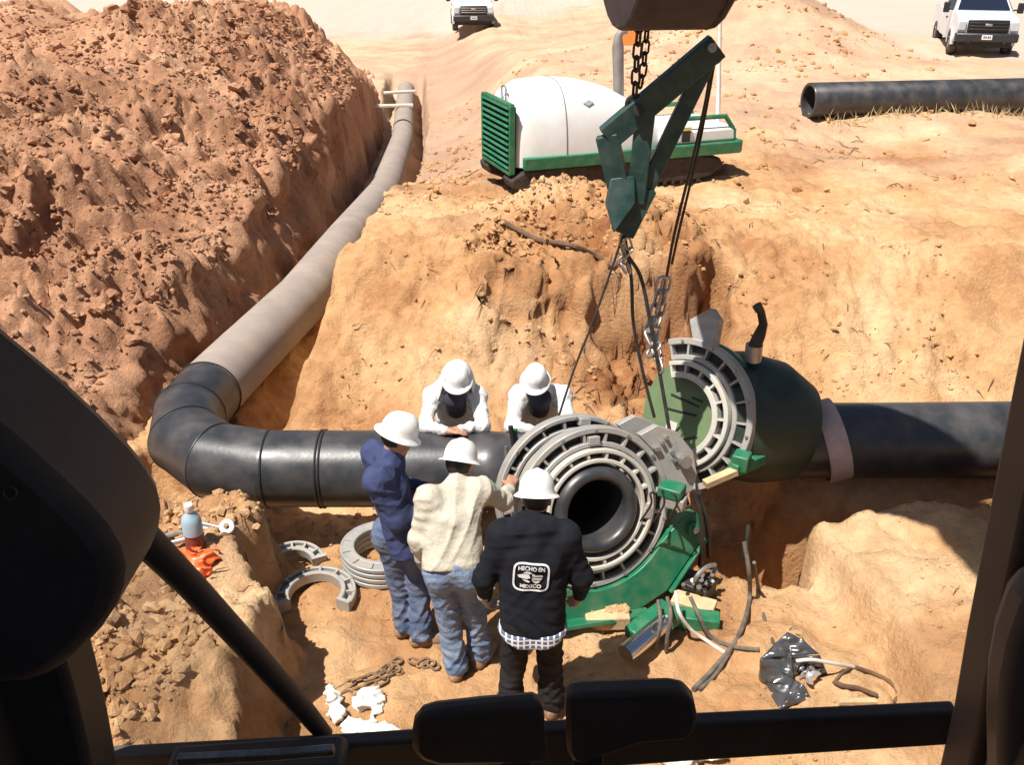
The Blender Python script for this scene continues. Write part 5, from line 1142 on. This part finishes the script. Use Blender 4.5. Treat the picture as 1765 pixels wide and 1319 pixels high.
# white rags / gloves heap
def blob(name, px, py, parts, m, label, cat, res=.010, amp=.010, seed=3, k=.03, group=None, sc=1.0):
    p = gp(px, py, .0); s = Solid(k); rs = np.random.RandomState(seed); ph = rs.uniform(0, 6, 6)
    for (x, y, z, rx, ry, rz_) in parts: s.ell(p + np.array([x, y, z]) * sc, (rx * sc, ry * sc, rz_ * sc), rotz(rs.uniform(-.6, .6)))
    def dsp(P):
        w = np.sin(P[..., 0] * 22 + ph[0] + 2 * np.sin(P[..., 1] * 15 + ph[1])) + np.sin(P[..., 1] * 25 + P[..., 2] * 18 + ph[2])
        return amp * ((1 - 2 * np.abs(np.sin(P[..., 0] * 19 + P[..., 1] * 11 + 1.8 * w + ph[3]))) * .8 + (1 - 2 * np.abs(np.sin(P[..., 2] * 33 - P[..., 1] * 17 + 1.5 * w + ph[4]))) * .6)
    v, f = s.mesh(res, dsp); return tag(mesh_obj(name, v, f, m, sharp=None), label, cat, group)
M_rag = mat('white_cotton', (0.74, 0.73, 0.68), rough=.95, var=.08, scale=12, bump=.2, dust=.2, dustcol=(.5, .38, .24))
blob('rag', 636, 1222, [(0, .05, .05, .09, .08, .06), (-.05, .0, .05, .06, .06, .06), (.06, -.02, .04, .045, .10, .04)], M_rag, 'crumpled white rag standing up left of the near black pedal', 'rag', seed=5, amp=.014, group='white rags')
blob('rag', 640, 1268, [(0, 0, .03, .16, .07, .045), (-.12, .03, .03, .08, .07, .04), (.12, .0, .03, .08, .045, .03)], M_rag, 'long white rag lying flat below the upright one', 'rag', seed=9, amp=.014, group='white rags')
blob('rag', 575, 1232, [(0, .05, .05, .05, .08, .06), (.03, -.05, .04, .06, .06, .05), (-.03, .12, .05, .04, .05, .04)], M_rag, 'leftmost white rag beside the wiper housing', 'rag', seed=12, amp=.014, group='white rags')
M_clear = mat('milky_plastic_film', (0.55, 0.56, 0.50), rough=.2, var=.15, scale=15, spec=.6, dust=.2)
blob('plastic_bag', 1190, 1306, [(0, 0, .05, .20, .09, .07), (.14, .03, .04, .10, .07, .06), (-.12, -.02, .03, .09, .06, .04)], M_clear, 'crumpled milky plastic bag below the window rail', 'plastic bag', seed=4, amp=.018)
# orange bag, bottle, small white part on the left bench
M_or = mat('orange_plastic', (0.80, 0.13, 0.03), rough=.4, var=.2, scale=14)
blob('orange_bag', 335, 985, [(0, 0, .05, .13, .09, .07), (-.10, .06, .05, .08, .08, .06), (.05, -.07, .04, .09, .06, .05), (.08, .05, .06, .08, .07, .06)], M_or, 'crumpled bright orange bag on the left earth bench', 'bag', seed=8, amp=.018)
bp_ = gp(338, 945, 0); bo = empty('bottle', bp_, 'pale blue bottle with brown base standing on the left earth bench', 'bottle')
MB().lathe([(0, 0), (.06, 0), (.065, .02), (.06, .12)], 24, bp_).build('base', mat('brown_red_can', (.22, .06, .035), rough=.5), bo); MB().lathe([(.06, .12), (.066, .125), (.066, .22), (.05, .26), (.026, .285), (.024, .30)], 24, bp_).build('shoulder', mat('pale_blue_plastic', (.33, .45, .53), rough=.35, var=.1), bo)
MB().lathe([(.028, .295), (.03, .30), (.03, .345), (.024, .352), (0, .352)], 20, bp_).build('cap', M_hat, bo)
hv = gp(392, 914, .03); hb = empty('pipe_clamp', hv, 'small white ring clamp with handle on the left earth bench', 'clamp'); MB().torus(hv + (0, 0, .02), .035, .018, axis=(.2, -.7, .7)).build('ring', M_hat, hb); MB().tube([hv + (-.04, 0, .01), hv + (-.17, .02, .0)], .012, 8).build('handle', M_hat, hb)
for i, (xa, ya, xb, yb) in enumerate(((285, 925, 345, 912), (290, 940, 325, 932), (350, 905, 385, 912))):
    tag(MB().tube([gp(xa, ya, .03), gp(xb, yb, .05)], .017, 8).build('steel_rod', M_steel), ['longest pale steel rod beside the blue bottle', 'short steel rod in front of the longest one', 'steel rod between the bottle and the white clamp'][i], 'rod', 'rods on the bench')
# torn grey plastic bag with wires at the right
M_film = mat('grey_plastic_film', (0.055, 0.055, 0.058), rough=.24, var=.35, scale=9, spec=.7)
tp = gp(1358, 1168, 0); tb_ = empty('torn_bag', tp, 'torn dark grey plastic bag with shiny folds right of the hoses', 'plastic bag')
def up(px, py, h): q = hit(px, py); return q + np.array([0, 0, h])
B1, B2, B3, B4 = up(1308, 1172, -.01), up(1345, 1222, -.01), up(1400, 1205, -.01), up(1428, 1165, -.01)
T0, T1, T2, Tm = atz(1312, 1135, .20), atz(1357, 1090, .30), atz(1412, 1128, .22), atz(1368, 1172, .10)
bag = MB()
def panel(a, b, c, d, amp, seed, n=14):
    V = []; nn = nrm(np.cross(b - a, d - a))
    for i in range(n + 1):
        for j in range(n + 1):
            u, w = i / n, j / n; p = a * (1 - u) * (1 - w) + b * u * (1 - w) + c * u * w + d * (1 - u) * w
            e = min(1, 6 * min(u, 1 - u, w, 1 - w) + .25); k = float(ridged(np.array([p[0] * 1.4]), np.array([p[1] + p[2] * 1.3]), 5, 3, seed)[0]) - .4
            V.append(p + nn * amp * k * e)
    bag.add(V, [(i * (n + 1) + j, (i + 1) * (n + 1) + j, (i + 1) * (n + 1) + j + 1, i * (n + 1) + j + 1) for i in range(n) for j in range(n)])
panel(B1, B2, Tm, T0, .030, 801); panel(T0, Tm, (Tm + T1) / 2 + [0, 0, .03], T1, .02, 802); panel(B4, B1, T0, T2, .03, 803); panel(T2, T0, T1, (T1 + T2) / 2 + [0, 0, .02], .02, 804); panel(B2, B3, (B3 + Tm) / 2 + [0, 0, .04], Tm, .025, 805)
so = bag.build('film', M_film, tb_, sharp=35); md = so.modifiers.new('s', 'SOLIDIFY'); md.thickness = .004
blob('foil_scrap', 1392, 1172, [(0, 0, .04, .06, .05, .05), (.04, .04, .03, .04, .04, .04)], mat('silver_foil', (.75, .76, .78), rough=.18, metal=.7, var=.1), 'crumpled silver scrap inside the torn bag opening', 'scrap', seed=21, amp=.02)
hose('welding_rod', [(1372, 1140, .22), (1400, 1138, .24), (1440, 1145, .16), (1472, 1152)], .012, M_hosew, 'curved white rod poking out of the torn bag', 'rod')
hose('dry_root', [(1472, 1152), (1505, 1163), (1535, 1180), (1548, 1200), (1540, 1212)], .014, MATS['brown_root'], 'brown root curling away right of the torn bag', 'root', 'roots by the bag')
hose('dry_root', [(1438, 1180), (1455, 1186), (1480, 1188), (1512, 1200)], .016, MATS['brown_root'], 'short dark root lying below the curled one', 'root', 'roots by the bag')
hose('dry_root', [(1470, 1152), (1450, 1165), (1436, 1180)], .010, MATS['brown_root'], 'thin root linking the white rod to the dark root', 'root', 'roots by the bag')
tag(MB().bar(gp(1445, 1213, .02), gp(1510, 1210, .02), .04, .025).build('wooden_stake', M_wood), 'pale wooden stake on the sand just above the window rail', 'stake')
# roots and twigs strewn over the bank: uncounted
tw = MB()
def twigs(n, box, lmin, lmax, seed, thr):
    rs = np.random.RandomState(seed)
    for _ in range(n):
        x, y = rs.uniform(box[0], box[1]), rs.uniform(box[2], box[3])
        if float(fbm(np.array([x]), np.array([y]), 1.1, 3, seed)[0]) < thr: continue
        a = rs.uniform(0, 6.28); L = rs.uniform(lmin, lmax); P = []
        for t in np.linspace(0, 1, 4):
            xx = x + math.cos(a) * L * t; yy = y + math.sin(a) * L * t; P.append((xx, yy, gz(xx, yy) + .006 + rs.uniform(0, .03) * (t > 0)))
        tw.tube(P, [L * .02 + .002, L * .02 + .003, L * .018 + .002, .0015], 4, mitre=False)
        if rs.rand() < .25:
            q = np.array(P[rs.randint(1, 3)]); b = a + rs.choice([-1, 1]) * rs.uniform(.4, 1.1); e = q + np.array([math.cos(b), math.sin(b), .15]) * L * .45; e[2] = max(e[2], gz(e[0], e[1]) + .004); tw.tube([q, e], [L * .014 + .002, .0015], 4)
twigs(300, (-1.8, 5, 7.9, 12.5), .03, .15, 1, .04); twigs(170, (.6, 2.3, 8, 10.5), .04, .2, 2, -.1); twigs(120, (1.6, 5, 3.8, 6.3), .02, .07, 3, .05); twigs(120, (-3.5, -1.7, 3.5, 5.8), .04, .16, 4, -.05); twigs(200, (-1.5, 7, 12, 20), .08, .3, 5, .08)
tag(tw.build('root_litter', MATS['brown_root'], smooth=False), 'dark root fragments and twigs strewn over the orange ground', 'roots', kind='stuff')
